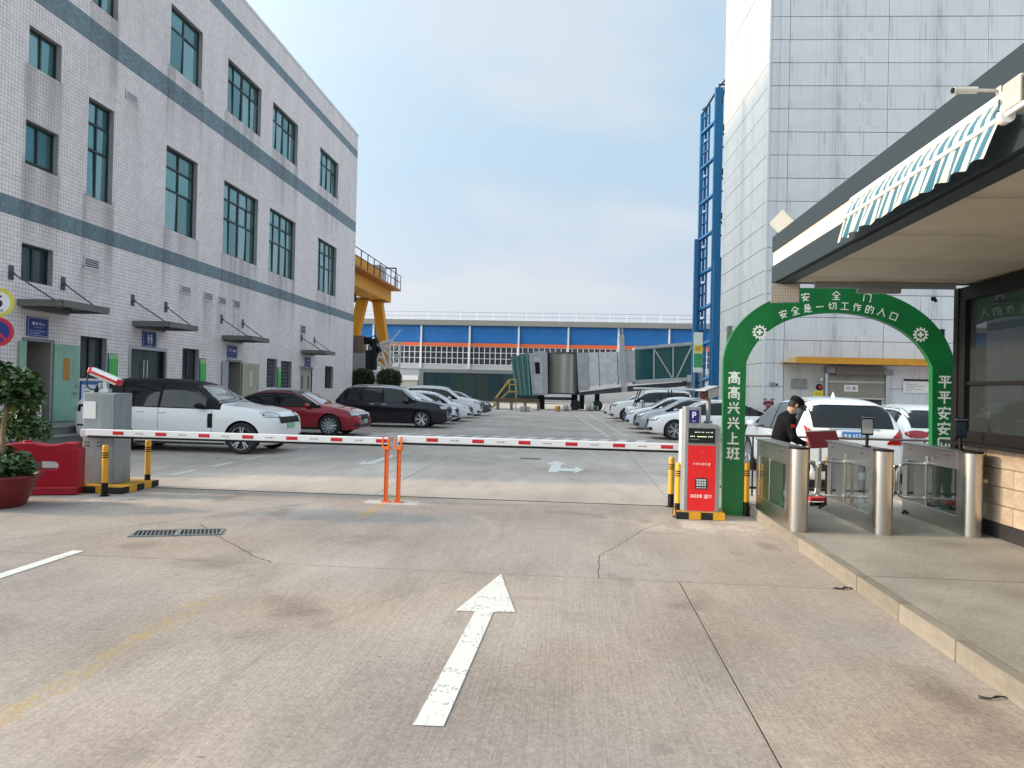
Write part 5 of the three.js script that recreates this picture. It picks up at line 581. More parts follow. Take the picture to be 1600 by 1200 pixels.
{ // open utility cart with flat roof
  const t = thing('utility_cart', 'open electric cart with flat white roof between the parked cars', 'cart', V(4.55, 0, -37.3), PI), wm = pw(); part('roof', rbox(3.2, 0.09, 1.45, -0.1, 1.86, 0, 0.03), MAT.white, t); for (const [x, z] of [[1.2, 0.6], [1.2, -0.6], [-0.3, 0.62], [-0.3, -0.62], [-1.5, 0.62], [-1.5, -0.62]]) part('post', bar(V(x + (x > 1 ? 0.35 : 0), 0.75, z), V(x, 1.83, z), 0.05, 0.05), MAT.black, t); part('body', [rbox(3.3, 0.35, 1.4, 0, 0.5, 0, 0.08), rbox(0.7, 0.45, 1.35, 1.55, 0.72, 0, 0.15)], wm, t); for (const x of [-1.2, -0.2, 0.5]) part('seat', [rbox(0.5, 0.12, 1.2, x, 0.78, 0, 0.04), rbox(0.1, 0.5, 1.2, x - 0.25, 1.05, 0, 0.04)], MAT.greyDark, t); part('steering_wheel', new THREE.TorusGeometry(0.19, 0.02, 8, 24).rotateY(1.2).translate(1.0, 1.1, 0.3), MAT.black, t); for (const [x, z] of [[1.15, 0.6], [1.15, -0.6], [-1.15, 0.6], [-1.15, -0.6]]) part('wheel', lathe([[0.1, -0.09], [0.24, -0.09], [0.26, -0.04], [0.26, 0.04], [0.24, 0.09], [0.1, 0.09]], 24).rotateX(PI / 2).translate(x, 0.26, z), MAT.rubber, t);
}
const NG = 'cars standing behind the pedestrian gates';
{ const ptx = cvs(256, 84, (x, w, h) => { x.fillStyle = '#2a78c8'; x.fillRect(0, 0, w, h); x.strokeStyle = x.fillStyle = '#eef4fa'; x.lineWidth = 4; x.strokeRect(5, 5, w - 10, h - 10); glyph(x, '粤', 34, 43, 40, 0, 0.12); x.font = 'bold 52px sans-serif'; x.textBaseline = 'middle'; x.fillText('B', 58, 45); x.fillText('6FZ79', 104, 45, 138); });
  const c = car({ name: 'waiting_car', label: 'white sport utility car seen from behind with blue number plate and fin on its roof', kind: 'suv', L: 4.62, W: 1.86, H: 1.66, R: 0.36, at: V(4.78, 0, -12.75 - 2.31), turn: PI / 2, paint: pw(), rails: false, fin: true, group: NG, tailIn: 0.56, tailOut: 0.86, tailLo: () => 0.86, tailHi: (u) => 0.89 + 0.27 * u, plateY: 1.0, blackTop: false, spokes: 10 });
  const q = part('plate_print', quad(0.43, 0.135), printed(ptx), c.t); q.rotation.y = -PI / 2; q.position.set(c.endX(1.0, 0, false) - c.L / 2 - 0.0195, 1.0, 0); part('tailgate_strip', c.face(false, -0.42, 0.42, 1.095, 1.12, 0.012), MAT.chrome, c.t); }
{ const c = car({ name: 'waiting_car', label: 'white hatchback with oval red taillight standing beside the booth side of the larger white car', kind: 'hatch', L: 4.3, W: 1.78, H: 1.55, at: V(7.02, 0, -14.2 - 2.15), turn: PI / 2, paint: pw(), group: NG, tailIn: 0.4, tailOut: 0.86, tailLo: (u) => 0.985 - 0.075 * Math.sqrt(Math.max(0, 1 - (2 * u - 1) ** 2)), tailHi: (u) => 0.985 + 0.07 * Math.sqrt(Math.max(0, 1 - (2 * u - 1) ** 2)) }); part('tailgate_strip', c.face(false, -0.38, 0.38, 1.0, 1.04, 0.012), MAT.black, c.t); }
// ================= BARRIER, KIOSK, BOLLARDS =================
const hazardT = cvs(256, 32, (x, w, h) => { x.fillStyle = '#e09a1a'; x.fillRect(0, 0, w, h); x.fillStyle = '#141414'; for (let k = 0; k < 4; k++) x.fillRect(k * 64, 0, 32, h); });
function hazardBase(t, w, d, h, n) { // concrete island with painted blocks round its edge
  part('island', rbox(w - 0.012, h, d - 0.012, 0, h / 2, 0, 0.008), M(0.62, 0.32, 0.02, 0.7, { map: grimeT }), t);
  const blk = (x, z, L, turn, k) => { const p = part('painted_block', box(L - 0.002, h - 0.008, 0.008), k % 2 ? M(0.68, 0.34, 0.015, 0.6) : MAT.blackMatte, t); p.position.set(x, h / 2, z); p.rotation.y = turn; };
  for (let k = 0; k < n; k++) { blk(-w / 2 + (k + 0.5) * w / n, d / 2, w / n, 0, k); blk(-w / 2 + (k + 0.5) * w / n, -d / 2, w / n, 0, k); } const m = Math.max(2, Math.round(n * d / w)); for (let k = 0; k < m; k++) { blk(w / 2, -d / 2 + (k + 0.5) * d / m, d / m, Math.PI / 2, k); blk(-w / 2, -d / 2 + (k + 0.5) * d / m, d / m, Math.PI / 2, k); }
}
const doorLogo = (x, cx, cy, s, col) => { x.fillStyle = x.strokeStyle = col; x.font = 'bold ' + s + 'px sans-serif'; x.textBaseline = 'middle'; x.textAlign = 'left'; const w = s * 2.9; x.fillText('DOOR', cx - w * 0.82, cy, s * 2.6); glyph(x, '道', cx + s * 1.0, cy, s * 0.9, 0, 0.1); glyph(x, '尔', cx + s * 1.95, cy, s * 0.9, 0, 0.1); };
{
  const t = thing('barrier_cabinet', 'grey steel barrier cabinet with white arm on a yellow and black island', 'barrier cabinet', V(-7.0, 0, -10.45), -0.0);
  hazardBase(t, 0.98, 0.95, 0.1, 5);
  const g = M(0.29, 0.34, 0.365, 0.42, { map: grimeT });
  part('case', [rbox(0.5, 1.36, 0.42, -0.06, 0.78, 0, 0.012)], g, t); part('door_panel', [rbox(0.2, 1.3, 0.006, 0.075, 0.78, 0.2125, 0.002)], M(0.25, 0.29, 0.31, 0.45, { map: grimeT }), t);
  part('arm_hub', [rbox(0.3, 0.12, 0.08, -0.14, 0.86, 0.26, 0.02)], M(0.45, 0.46, 0.47, 0.4), t); part('shroud', rbox(0.2, 0.26, 0.004, -0.21, 1.2, 0.213, 0.002), M(0.68, 0.69, 0.7, 0.4), t);
  for (const [x, y] of [[-0.26, 0.72], [-0.21, 0.72], [-0.26, 0.67], [-0.21, 0.67], [-0.06, 0.72], [-0.01, 0.72], [-0.06, 0.67], [-0.01, 0.67]]) part('bolt', cyl(0.01, 0.01, 0.01).rotateX(Math.PI / 2).translate(x, y, 0.216), MAT.black, t);
}
function boom(host, x0, x1, y, z) { const L = x1 - x0, t = new THREE.Group(); t.name = 'barrier_arm'; t.position.set(x0 - host.position.x, 0, z - host.position.z); host.add(t); part('pole', rbox(L, 0.1, 0.045, L / 2, y, 0, 0.012), MAT.white, t); part('rubber_edge', rbox(L - 0.02, 0.03, 0.03, L / 2, y - 0.063, 0, 0.008), MAT.black, t); const n = Math.round(L / 0.66), red = M(0.5, 0.01, 0.015, 0.3); for (let k = 0; k < n; k++) part('reflector', rbox(0.17, 0.052, 0.05, 0.5 + k * 0.66, y, 0, 0.004), red, t); const lt = cvs(128, 24, (x, w, h) => { x.fillStyle = '#dcdcdc'; x.fillRect(0, 0, w, h); doorLogo(x, 62, 12, 21, '#444'); }); for (let k = 0; k < n; k++) { if (0.5 + (k + 0.62) * 0.66 > L) continue; const q = part('logo_print', quad(0.16, 0.03), printed(lt), t); q.position.set(0.5 + (k + 0.5) * 0.66, y, 0.0235); } return t; }
boom(scene.getObjectByName('barrier_cabinet'), -7.18, -2.62, 0.875, -10.15);
for (const [p, l] of [[G(605, 783), 'orange steel support post under the arm from the grey cabinet'], [G(622, 785), 'orange steel support post under the arm from the red kiosk']]) { const t = thing('support_post', l, 'post', V(p.x, 0, -10.18 - 0.0), 0, 'orange support posts'); part('pole', [rbox(0.045, 0.78, 0.03, 0, 0.4, 0, 0.004), bx(-0.026, -0.022, 0.02, 0.78, -0.02, 0.03), bx(0.022, 0.026, 0.02, 0.78, -0.02, 0.03)], MAT.orange, t); part('fork', [rbox(0.02, 0.14, 0.03, -0.05, 0.86, 0.045, 0.004), rbox(0.1, 0.05, 0.1, 0, 0.775, 0.01, 0.006), rbox(0.03, 0.16, 0.02, 0.035, 0.86, 0.045, 0.004)], MAT.orange, t); part('foot_plate', rbox(0.13, 0.012, 0.13, 0, 0.006, 0, 0.003), MAT.orange, t); for (const s of [-1, 1]) part('anchor_bolt', cyl(0.012, 0.012, 0.02, s * 0.045, 0.012, 0.04, 6), MAT.steelDark, t); }
{ // kiosk
  const t = thing('ticket_kiosk', 'red and grey parking kiosk with display, parking sign and white barrier arm', 'kiosk', V(1.69, 0, -9.86)); hazardBase(t, 0.62, 0.4, 0.1, 4); const g = M(0.36, 0.375, 0.385, 0.38, { map: grimeT });
  part('case', [ext([[-0.21, 0.1], [0.21, 0.1], [0.21, 1.24], [-0.02, 1.26], [-0.02, 1.47], [-0.21, 1.47]], 0.26, { bevelEnabled: true, bevelSize: 0.008, bevelThickness: 0.008, bevelSegments: 2 }).translate(0, 0, -0.13)], g, t); part('side_trim', rbox(0.05, 1.12, 0.2, 0.235, 0.66, -0.02, 0.01), M(0.55, 0.56, 0.57, 0.4), t); part('side_trim', rbox(0.05, 1.34, 0.2, -0.235, 0.77, -0.02, 0.01), M(0.55, 0.56, 0.57, 0.4), t);
  const ft = cvs(256, 600, (x, w, h) => { x.fillStyle = '#e3131c'; x.fillRect(0, 0, w, h); x.strokeStyle = x.fillStyle = '#f4d6d2'; row(x, '中停车理系通', 128, 170, 24, 27, 0.12); x.fillStyle = '#ef4a3a'; x.beginPath(); x.arc(128, 55, 9, 0, 7); x.fill(); x.fillStyle = '#222'; x.fillRect(72, 310, 112, 92); x.fillStyle = '#b9c6cc'; x.fillRect(82, 320, 92, 72); x.strokeStyle = '#8d9aa2'; x.lineWidth = 3; for (let k = 1; k < 4; k++) { x.beginPath(); x.moveTo(82 + k * 23, 320); x.lineTo(82 + k * 23, 392); x.moveTo(82, 320 + k * 18); x.lineTo(174, 320 + k * 18); x.stroke(); } doorLogo(x, 130, 466, 42, '#f6efee'); });
  const f = part('front_panel', quad(0.36, 0.86), printed(ft, { roughness: 0.3, clearcoat: 0.5 }), t); f.position.set(0.005, 0.54, 0.141);
  part('keypad', [rbox(0.14, 0.12, 0.012, 0.005, 0.484, 0.145, 0.004)], MAT.black, t); for (let a = 0; a < 4; a++) for (let b = 0; b < 3; b++) part('key', rbox(0.026, 0.026, 0.01, -0.043 + a * 0.032, 0.517 - b * 0.033, 0.153, 0.004), M(0.5, 0.55, 0.58, 0.4), t);
  const dt = cvs(256, 160, (x, w, h) => { x.fillStyle = '#0c100d'; x.fillRect(0, 0, w, h); x.font = 'bold 22px monospace'; x.fillStyle = '#d9e6d4'; x.fillRect(60, 40, 16, 8); for (const q of [84, 100, 124, 140, 170, 190, 214, 226]) x.fillRect(q, 38, 8, 9); x.fillStyle = '#b9e39a'; x.fillRect(84, 86, 92, 9); x.fillStyle = '#d9e6d4'; for (const q of [18, 34, 50, 190, 206, 222]) x.fillRect(q, 84, 10, 10); x.fillStyle = '#55605a'; x.fillRect(14, 120, 90, 6); });
  part('display_bezel', rbox(0.38, 0.22, 0.012, 0.0, 1.1, 0.14, 0.004), MAT.greyMid, t); const dp = part('display', quad(0.345, 0.195), printed(dt, { roughness: 0.15, emissiveMap: dt, emissive: C(1, 1, 1), emissiveIntensity: 0.5 }), t); dp.position.set(0, 1.1, 0.1475);
  const ps = cvs(128, 160, (x, w, h) => { x.fillStyle = '#1d1d6e'; x.fillRect(0, 0, w, h); x.fillStyle = x.strokeStyle = '#e8ecf8'; x.font = 'bold 110px sans-serif'; x.textAlign = 'center'; x.textBaseline = 'middle'; x.fillText('P', 64, 62); row(x, '停车', 64, 136, 20, 26, 0.12); }); const pq = part('parking_sign', quad(0.13, 0.17), printed(ps), t); pq.position.set(-0.105, 1.35, 0.1405);
  const c = thing('plate_camera', 'grey number plate camera with red lights on top of the kiosk', 'camera', V(1.8, 1.26, -9.9), -0.75); part('pole', [cyl(0.03, 0.03, 0.34), rbox(0.09, 0.03, 0.09, 0, 0.015, 0)], g, c); const hdc = new THREE.Group(); hdc.name = 'head'; hdc.position.set(0, 0.4, 0); hdc.rotation.x = 0.2; c.add(hdc); part('housing', rbox(0.14, 0.13, 0.26, 0, 0, -0.02, 0.02), M(0.5, 0.52, 0.54, 0.4), hdc); part('hood', rbox(0.16, 0.014, 0.34, 0, 0.072, 0.02, 0.006), M(0.36, 0.375, 0.39, 0.5), hdc); part('front', rbox(0.125, 0.11, 0.01, 0, -0.005, 0.112, 0.004), MAT.black, hdc); for (const [a, b] of [[-0.036, 0.026], [0.036, 0.026], [-0.036, -0.034], [0.036, -0.034], [0, -0.004]]) part('lamp', cyl(0.015, 0.015, 0.008).rotateX(Math.PI / 2).translate(a, b, 0.116), a ? M(0.16, 0.02, 0.02, 0.15) : MAT.glass, hdc);
}
boom(scene.getObjectByName('ticket_kiosk'), -2.5, 1.55, 0.905, -10.2);
{ // lamp bar on the left cabinet
  const t = thing('barrier_lamp', 'tilted red and white light bar on top of the grey cabinet', 'lamp', V(-7.1, 1.46, -10.4)); part('stand', [rbox(0.16, 0.06, 0.1, 0.02, 0.03, 0, 0.01), rbox(0.07, 0.14, 0.06, 0.03, 0.12, 0, 0.01), rbox(0.03, 0.1, 0.09, -0.05, 0.1, 0, 0.01)], M(0.5, 0.52, 0.54, 0.4), t); const h = new THREE.Group(); h.name = 'head'; h.position.set(0.01, 0.23, 0); h.rotation.z = -0.36; t.add(h); part('cover', rbox(0.5, 0.09, 0.13, 0, 0.03, 0, 0.03), MAT.white, h); part('red_strip', rbox(0.46, 0.035, 0.012, 0, 0.015, 0.067, 0.004), M(0.5, 0.01, 0.03, 0.3), h); part('red_end', rbox(0.07, 0.11, 0.14, -0.235, 0.02, 0.002, 0.03), M(0.52, 0.015, 0.04, 0.3), h); part('red_end', rbox(0.05, 0.1, 0.137, 0.24, 0.015, 0.001, 0.02), M(0.5, 0.01, 0.03, 0.3), h); part('lower_case', rbox(0.46, 0.04, 0.12, 0, -0.02, 0, 0.012), MAT.offwhite, h); part('cable', tube([V(-0.22, 0.28, 0.05), V(-0.24, 0.12, 0.06), V(-0.16, 0.05, 0.07), V(-0.04, 0.06, 0.05)], 0.012, 20, 6), MAT.rubber, t);
}
[[G(163, 775), 'yellow and black bollard at the front of the grey cabinet island'], [G(230, 760), 'yellow and black bollard beside the drain slot near the grey cabinet'], [G(1048, 792), 'yellow and black bollard beside the drain slot near the red kiosk'], [G(1059, 808), 'yellow and black bollard at the front corner of the red kiosk'], [G(1165, 806), 'yellow and black bollard against the kerb beside the green arch']].forEach(([p, l]) => { const t = thing('bollard', l, 'bollard', V(p.x, 0, p.z), rr(0, 6), 'yellow and black bollards'); part('tube', [lathe([[0.0425, 0.19], [0.0425, 0.7], [0.038, 0.72], [0.02, 0.728], [0.001, 0.73]], 24)], MAT.yellow, t); part('black_foot', lathe([[0.0435, 0], [0.0435, 0.192]], 24), MAT.black, t); for (const y of [0.555, 0.585, 0.615]) part('black_ring', lathe([[0.0432, y - 0.008], [0.0436, y], [0.0432, y + 0.008]], 24), MAT.black, t); part('base_plate', cyl(0.07, 0.07, 0.01), MAT.black, t); });
{ // red water filled barrier
  const a = V(-7.12, 0, -9.95), t = thing('water_barrier', 'crimson plastic water filled barrier with two oval holes behind the planter', 'barrier', V(a.x - 0.66, 0, a.z + 0.22), 0.32); const s = shapeOf([[-0.7, 0], [0.7, 0], [0.7, 0.62], [0.66, 0.64], [0.66, 0.7], [0.5, 0.7], [0.42, 0.675], [0.3, 0.665], [0.18, 0.68], [0.1, 0.7], [-0.1, 0.7], [-0.2, 0.675], [-0.3, 0.665], [-0.42, 0.68], [-0.5, 0.7], [-0.66, 0.7], [-0.66, 0.64], [-0.7, 0.62]]); for (const [x0, x1] of [[0.14, 0.46], [-0.2, 0.06], [-0.52, -0.28]]) { const h = new THREE.Path(), y0 = 0.32, y1 = 0.48, r = 0.075; h.moveTo(x0, y0); h.lineTo(x1 - r, y0); h.absarc(x1 - r, y0 + r, r, -1.57, 1.57, false); h.lineTo(x0, y1); h.closePath(); s.holes.push(h); }
  part('shell', new THREE.ExtrudeGeometry(s, { depth: 0.2, bevelEnabled: true, bevelSize: 0.02, bevelThickness: 0.025, bevelSegments: 3, curveSegments: 10 }).translate(0, 0.02, -0.1), M(0.48, 0.008, 0.03, 0.4, { map: grimeT }), t); part('foot', rbox(1.44, 0.12, 0.42, 0, 0.06, 0, 0.03), M(0.45, 0.008, 0.028, 0.45, { map: grimeT }), t); part('filler_cap', cyl(0.05, 0.05, 0.03, 0, 0.735, 0), M(0.35, 0.01, 0.02, 0.5), t);
}
// ================= PLANTS =================
function leafCloud(n, size, place, tone) { // many small folded leaves
  const pos = [], col = [], q = new THREE.Quaternion(), e = new THREE.Euler(); for (let k = 0; k < n; k++) { const { p, dir } = place(k); e.set(rr(-0.9, 0.9), rr(0, 6.28), rr(-0.7, 0.7)); q.setFromEuler(e); const s = size * rr(0.6, 1.25), w = s * 0.32, d = V(0, -rr(0.1, 0.5) * s, s), pt = [V(0, 0, 0), V(w, 0.03 * s, s * 0.4), V(0, -0.03 * s, s * 0.45), V(-w, 0.03 * s, s * 0.4), d]; void dir; pt.forEach((v) => v.applyQuaternion(q).add(p)); const c = tone(), f = [0, 1, 2, 0, 2, 3, 1, 4, 2, 2, 4, 3]; for (const i of f) { pos.push(pt[i].x, pt[i].y, pt[i].z); col.push(...c); } } const g = new THREE.BufferGeometry(); g.setAttribute('position', new THREE.Float32BufferAttribute(pos, 3)); g.setAttribute('color', new THREE.Float32BufferAttribute(col, 3)); g.computeVertexNormals(); return g; }
const leafM = new THREE.MeshPhysicalMaterial({ vertexColors: true, roughness: 0.55, transmission: 0.25, thickness: 0, side: THREE.DoubleSide });
const green = () => { const v = rr(0.55, 1.6), y = rnd() < 0.07 ? rr(0.05, 0.14) : rr(0, 0.03); return [0.035 * v + y, 0.098 * v + y * 0.9, 0.026 * v]; };
const inBall = (c, r) => { for (;;) { const v = V(rr(-1, 1), rr(-1, 1), rr(-1, 1)), l = v.length(); if (l < 1 && l > 0.35 * rnd()) return v.multiplyScalar(r).add(c); } };
{
  const P = G(-6, 790), t = thing('planter_tree', 'small bushy tree in a wide maroon pot by the crimson barrier', 'potted tree', V(-7.42, 0, -8.72));
  part('pot', lathe([[0.001, 0], [0.33, 0], [0.36, 0.02], [0.48, 0.3], [0.5, 0.36], [0.53, 0.37], [0.54, 0.41], [0.5, 0.42], [0.47, 0.38], [0.45, 0.3], [0.001, 0.3]], 48), M(0.21, 0.02, 0.015, 0.45, { map: grimeT }), t); part('soil', lathe([[0.001, 0.37], [0.46, 0.36]], 24), M(0.06, 0.045, 0.03, 0.95), t); void P;
  const trunkM = M(0.28, 0.21, 0.12, 0.85, { bumpMap: fineBump, bumpScale: 0.01 }); part('trunk', [tube([V(0.12, 0.34, 0.05), V(0.15, 0.7, 0.04), V(0.13, 1.0, 0.02), V(0.16, 1.35, 0.0)], 0.03, 20), tube([V(0.14, 1.0, 0.02), V(0.0, 1.2, 0.06), V(-0.2, 1.45, 0.1)], 0.016, 10), tube([V(0.14, 1.1, 0), V(0.3, 1.3, -0.05), V(0.42, 1.5, -0.08)], 0.014, 10), tube([V(-0.1, 0.34, -0.1), V(-0.14, 0.8, -0.1), V(-0.2, 1.5, -0.05)], 0.022, 14)], trunkM, t);
  const lob = [[0.15, 1.55, 0.0, 0.3], [-0.15, 1.5, 0.1, 0.32], [0.32, 1.42, -0.05, 0.24], [-0.45, 1.6, 0, 0.35], [0.0, 1.7, 0, 0.22], [0.38, 1.62, 0.05, 0.2], [-0.35, 1.85, 0.1, 0.3]]; part('crown', leafCloud(1900, 0.125, (k) => { const [x, y, z, r] = lob[k % lob.length]; const p = inBall(V(x, y, z), r); p.y = y + (p.y - y) * 0.75; return { p }; }, green), leafM, t);
  const low = [[0.25, 0.5, 0.15, 0.24], [-0.1, 0.54, 0.25, 0.26], [0.0, 0.6, 0, 0.26], [-0.35, 0.58, 0.1, 0.3], [0.2, 0.56, -0.1, 0.22], [0.36, 0.48, 0, 0.18], [-0.4, 0.8, 0, 0.24]]; part('undergrowth', leafCloud(1500, 0.11, (k) => { const [x, y, z, r] = low[k % low.length]; const p = inBall(V(x, y, z), r); p.y = Math.max(0.39, y + (p.y - y) * 0.8); return { p }; }, green), leafM, t);
}
{ const t = thing('planter_shrub', 'low spreading shrub in a dark tub behind the crimson barrier', 'potted shrub', V(-9.9, 0, -12.1)); part('tub', lathe([[0.001, 0], [0.34, 0], [0.42, 0.4], [0.45, 0.42], [0.4, 0.42], [0.38, 0.36], [0.001, 0.36]], 32), M(0.05, 0.04, 0.035, 0.6), t); part('stem', [tube([V(0, 0.35, 0), V(0.03, 0.6, 0), V(0.1, 0.9, 0)], 0.02, 10), tube([V(0, 0.35, 0), V(-0.1, 0.6, 0.05), V(-0.2, 0.85, 0.05)], 0.018, 10)], M(0.15, 0.1, 0.06, 0.9), t); const lob = [[0, 0.85, 0, 0.42], [0.35, 0.75, 0, 0.3], [-0.35, 0.85, 0, 0.36], [0.1, 1.05, 0, 0.26]]; part('foliage', leafCloud(1900, 0.1, (k) => { const [x, y, z, r] = lob[k % 4]; const p = inBall(V(x, y, z), r); p.y = y + (p.y - y) * 0.7; return { p }; }, green), leafM, t); }
for (const [px, l] of [[566, 'round clipped bush against the corner of the tiled building'], [608, 'round clipped bush in front of the lattice drum']]) { const c = PZ(px, 596, 43.6), t = thing('clipped_bush', l, 'bush', V(c.x, 0, c.z), 0, 'round clipped bushes'); part('pot', lathe([[0.001, 0], [0.34, 0], [0.42, 0.6], [0.36, 0.6], [0.34, 0.5], [0.001, 0.5]], 24), MAT.concrete, t); part('trunk', cyl(0.06, 0.05, 1.6, 0, 0.45, 0), M(0.15, 0.1, 0.06, 0.9), t); part('crown', leafCloud(5200, 0.12, () => { const v = V(rr(-1, 1), rr(-0.75, 1), rr(-1, 1)).normalize().multiplyScalar(0.78 * Math.pow(rnd(), 0.22)); v.y *= 0.85; return { p: v.add(V(0, 2.12, 0)) }; }, () => green().map((v) => v * 0.62)), leafM, t); }
// ================= SIGNS AT THE LEFT =================
{ const t = thing('speed_sign', 'pole with round five limit sign above a round no parking sign', 'traffic sign', V(-12.16, 0, -14.3), 0.35); part('pole', cyl(0.035, 0.035, 3.5), MAT.grey, t); const disc = (y, tx, m) => { const d = part('sign_plate', cyl(0.31, 0.31, 0.012, 0, 0, 0, 40).rotateX(Math.PI / 2).translate(0, y, 0.045), m, t); const q = part('print', new THREE.CircleGeometry(0.308, 40), printed(tx), d); q.position.set(0, y, 0.0585); };
  disc(3.24, cvs(256, 256, (x) => { x.fillStyle = '#d8cf4a'; x.fillRect(0, 0, 256, 256); x.fillStyle = '#e9e9ec'; x.beginPath(); x.arc(128, 128, 96, 0, 7); x.fill(); x.fillStyle = '#15161a'; x.font = 'bold 150px sans-serif'; x.textAlign = 'center'; x.textBaseline = 'middle'; x.fillText('5', 128, 120); x.font = 'bold 30px sans-serif'; x.fillText('km', 150, 196); }), MAT.yellow);
  disc(2.62, cvs(256, 256, (x) => { x.fillStyle = '#c8203a'; x.fillRect(0, 0, 256, 256); x.fillStyle = '#1d2f86'; x.beginPath(); x.arc(128, 128, 96, 0, 7); x.fill(); x.strokeStyle = '#c8203a'; x.lineWidth = 24; x.beginPath(); x.moveTo(58, 58); x.lineTo(198, 198); x.stroke(); }), MAT.red); }
{ const t = thing('folding_sign', 'white folding no parking board on the steps by the mint green door', 'folding sign', V(-12.55, 0.54, -15.75), 0.75); for (const s of [1, -1]) part('board_frame', [bar(V(-0.2, 0.01, s * 0.17), V(-0.2, 0.62, s * 0.02), 0.025, 0.025), bar(V(0.2, 0.01, s * 0.17), V(0.2, 0.62, s * 0.02), 0.025, 0.025), bar(V(-0.2, 0.61, s * 0.02), V(0.2, 0.61, s * 0.02), 0.025, 0.025)], MAT.white, t); const b = part('board', rbox(0.37, 0.46, 0.012, 0, 0, 0, 0.004), MAT.white, t); b.position.set(0, 0.34, 0.094); b.rotation.x = -0.24; const q = part('print', quad(0.36, 0.45), printed(cvs(180, 225, (x, w, h) => { x.fillStyle = '#e6e6e8'; x.fillRect(0, 0, w, h); x.strokeStyle = '#222'; x.lineWidth = 9; x.beginPath(); x.arc(90, 80, 46, 0, 7); x.stroke(); x.beginPath(); x.moveTo(58, 48); x.lineTo(122, 112); x.stroke(); x.fillStyle = '#222'; x.font = 'bold 60px sans-serif'; x.textAlign = 'center'; x.textBaseline = 'middle'; x.fillText('P', 90, 82); x.strokeStyle = '#555'; row(x, '禁停车', 90, 160, 26, 32, 0.12); tiny(x, 40, 140, 196, 16); })), b); q.position.z = 0.0072; }
{ const nt = cvs(200, 140, (x, w, h) => { x.fillStyle = '#c9d6e6'; x.fillRect(0, 0, w, h); x.fillStyle = '#3a6fae'; x.fillRect(0, 0, w, 22); x.fillStyle = '#f2f4f6'; for (let a = 0; a < 2; a++) for (let b = 0; b < 2; b++) x.fillRect(12 + a * 92, 32 + b * 52, 82, 44); x.fillStyle = '#4a5560'; for (let k = 0; k < 8; k++) x.fillRect(20 + (k % 2) * 92, 40 + Math.floor(k / 2) * 26, 50, 5); }); wallSign(-18.32, -19.4, 1.05, 1.62, nt, 'pale blue notice board below the dark window by the mint green door', 'notice_board'); }
// ================= PEDESTRIAN GATES =================
const brush = M(0.56, 0.55, 0.52, 0.26, { metalness: 1, bumpMap: pixelTex(256, 256, 2, false, (i, j) => 128 + 120 * (vnoise(i / 40, j / 1.2, 256) - 0.5)), bumpScale: 0.0006 });
const acrylic = new THREE.MeshPhysicalMaterial({ color: C(0.86, 0.9, 0.9), roughness: 0.03, transmission: 1, thickness: 0, ior: 1.5 });
const gateT = (x, z, len, label, arms, lane) => {
  const t = thing('turnstile', label, 'turnstile', V(x, 0.13, z), 0, 'stainless steel pedestrian gates'), w = 0.19, h = 0.925;
  const col = shapeOf([]); col.moveTo(-w / 2, 0.14); col.lineTo(-w / 2, 0); col.absarc(0, 0, w / 2 + 0.012, Math.PI, 2 * Math.PI, false); col.lineTo(w / 2, 0.14); col.closePath();
  part('front_column', ext(col, h, { curveSegments: 20 }).rotateX(-Math.PI / 2), brush, t); part('front_cap', ext(col, 0.02, { curveSegments: 20 }).rotateX(-Math.PI / 2).scale(1.04, 1, 1.04).translate(0, h + 0.001, 0), MAT.black, t);
  part('top_box', rbox(w, 0.2, len - 0.14, 0, h - 0.1, -0.14 - (len - 0.14) / 2, 0.008), brush, t); part('top_lid', rbox(w + 0.03, 0.018, len + 0.02, 0, h + 0.011, -len / 2 - 0.03, 0.006), MAT.steelDark, t);
  part('bottom_box', rbox(w, 0.2, len - 0.14, 0, 0.1, -0.14 - (len - 0.14) / 2, 0.008), brush, t); part('rear_column', rbox(w + 0.002, h - 0.4, 0.14, 0, h / 2, -len + 0.07, 0.008), brush, t);
  part('inner_column', rbox(w - 0.02, h - 0.4, 0.3, 0, h / 2, -len + 0.45, 0.008), brush, t); part('side_pane', bx(-0.085, -0.08, 0.2, h - 0.2, -len + 0.14, -0.14), acrylic, t); part('side_pane', bx(0.08, 0.085, 0.2, h - 0.2, -len + 0.14, -0.14), acrylic, t);
  for (const s of [-1, 1]) for (const z of [-0.35, -len + 0.2]) part('screw', cyl(0.008, 0.008, 0.006, 0, 0, 0, 8).rotateZ(Math.PI / 2).translate(s * (w / 2 + 0.003), h - 0.06, z), MAT.black, t);
  for (const s of arms) { const zc = -len * 0.52, x0 = s * (w / 2 + 0.035); part('pivot_post', [rod(V(x0, 0.22, zc), V(x0, 0.82, zc), 0.018, 12)], MAT.chrome, t); part('clamp', rbox(0.07, 0.05, 0.05, s * (w / 2 + 0.025), 0.72, zc, 0.012), MAT.chrome, t); part('clamp', rbox(0.07, 0.05, 0.05, s * (w / 2 + 0.025), 0.3, zc, 0.012), MAT.chrome, t); const r = lane; part('swing_arm', tube([V(x0, 0.72, zc), V(x0 + s * (r - 0.1), 0.72, zc), V(x0 + s * (r - 0.02), 0.7, zc), V(x0 + s * r, 0.62, zc), V(x0 + s * r, 0.4, zc), V(x0 + s * (r - 0.02), 0.32, zc), V(x0 + s * (r - 0.1), 0.3, zc), V(x0, 0.3, zc)], 0.019, 80, 10, false, 0.35), MAT.chrome, t); }
};
gateT(2.545, -8.42, 1.5, 'stainless gate cabinet along the kerb beside the green arch', [1], 0.32); gateT(3.47, -8.45, 1.5, 'stainless gate cabinet between the two walking lanes', [-1, 1], 0.32); gateT(4.46, -8.52, 1.5, 'stainless gate cabinet along the tan block wall', [-1], 0.32);
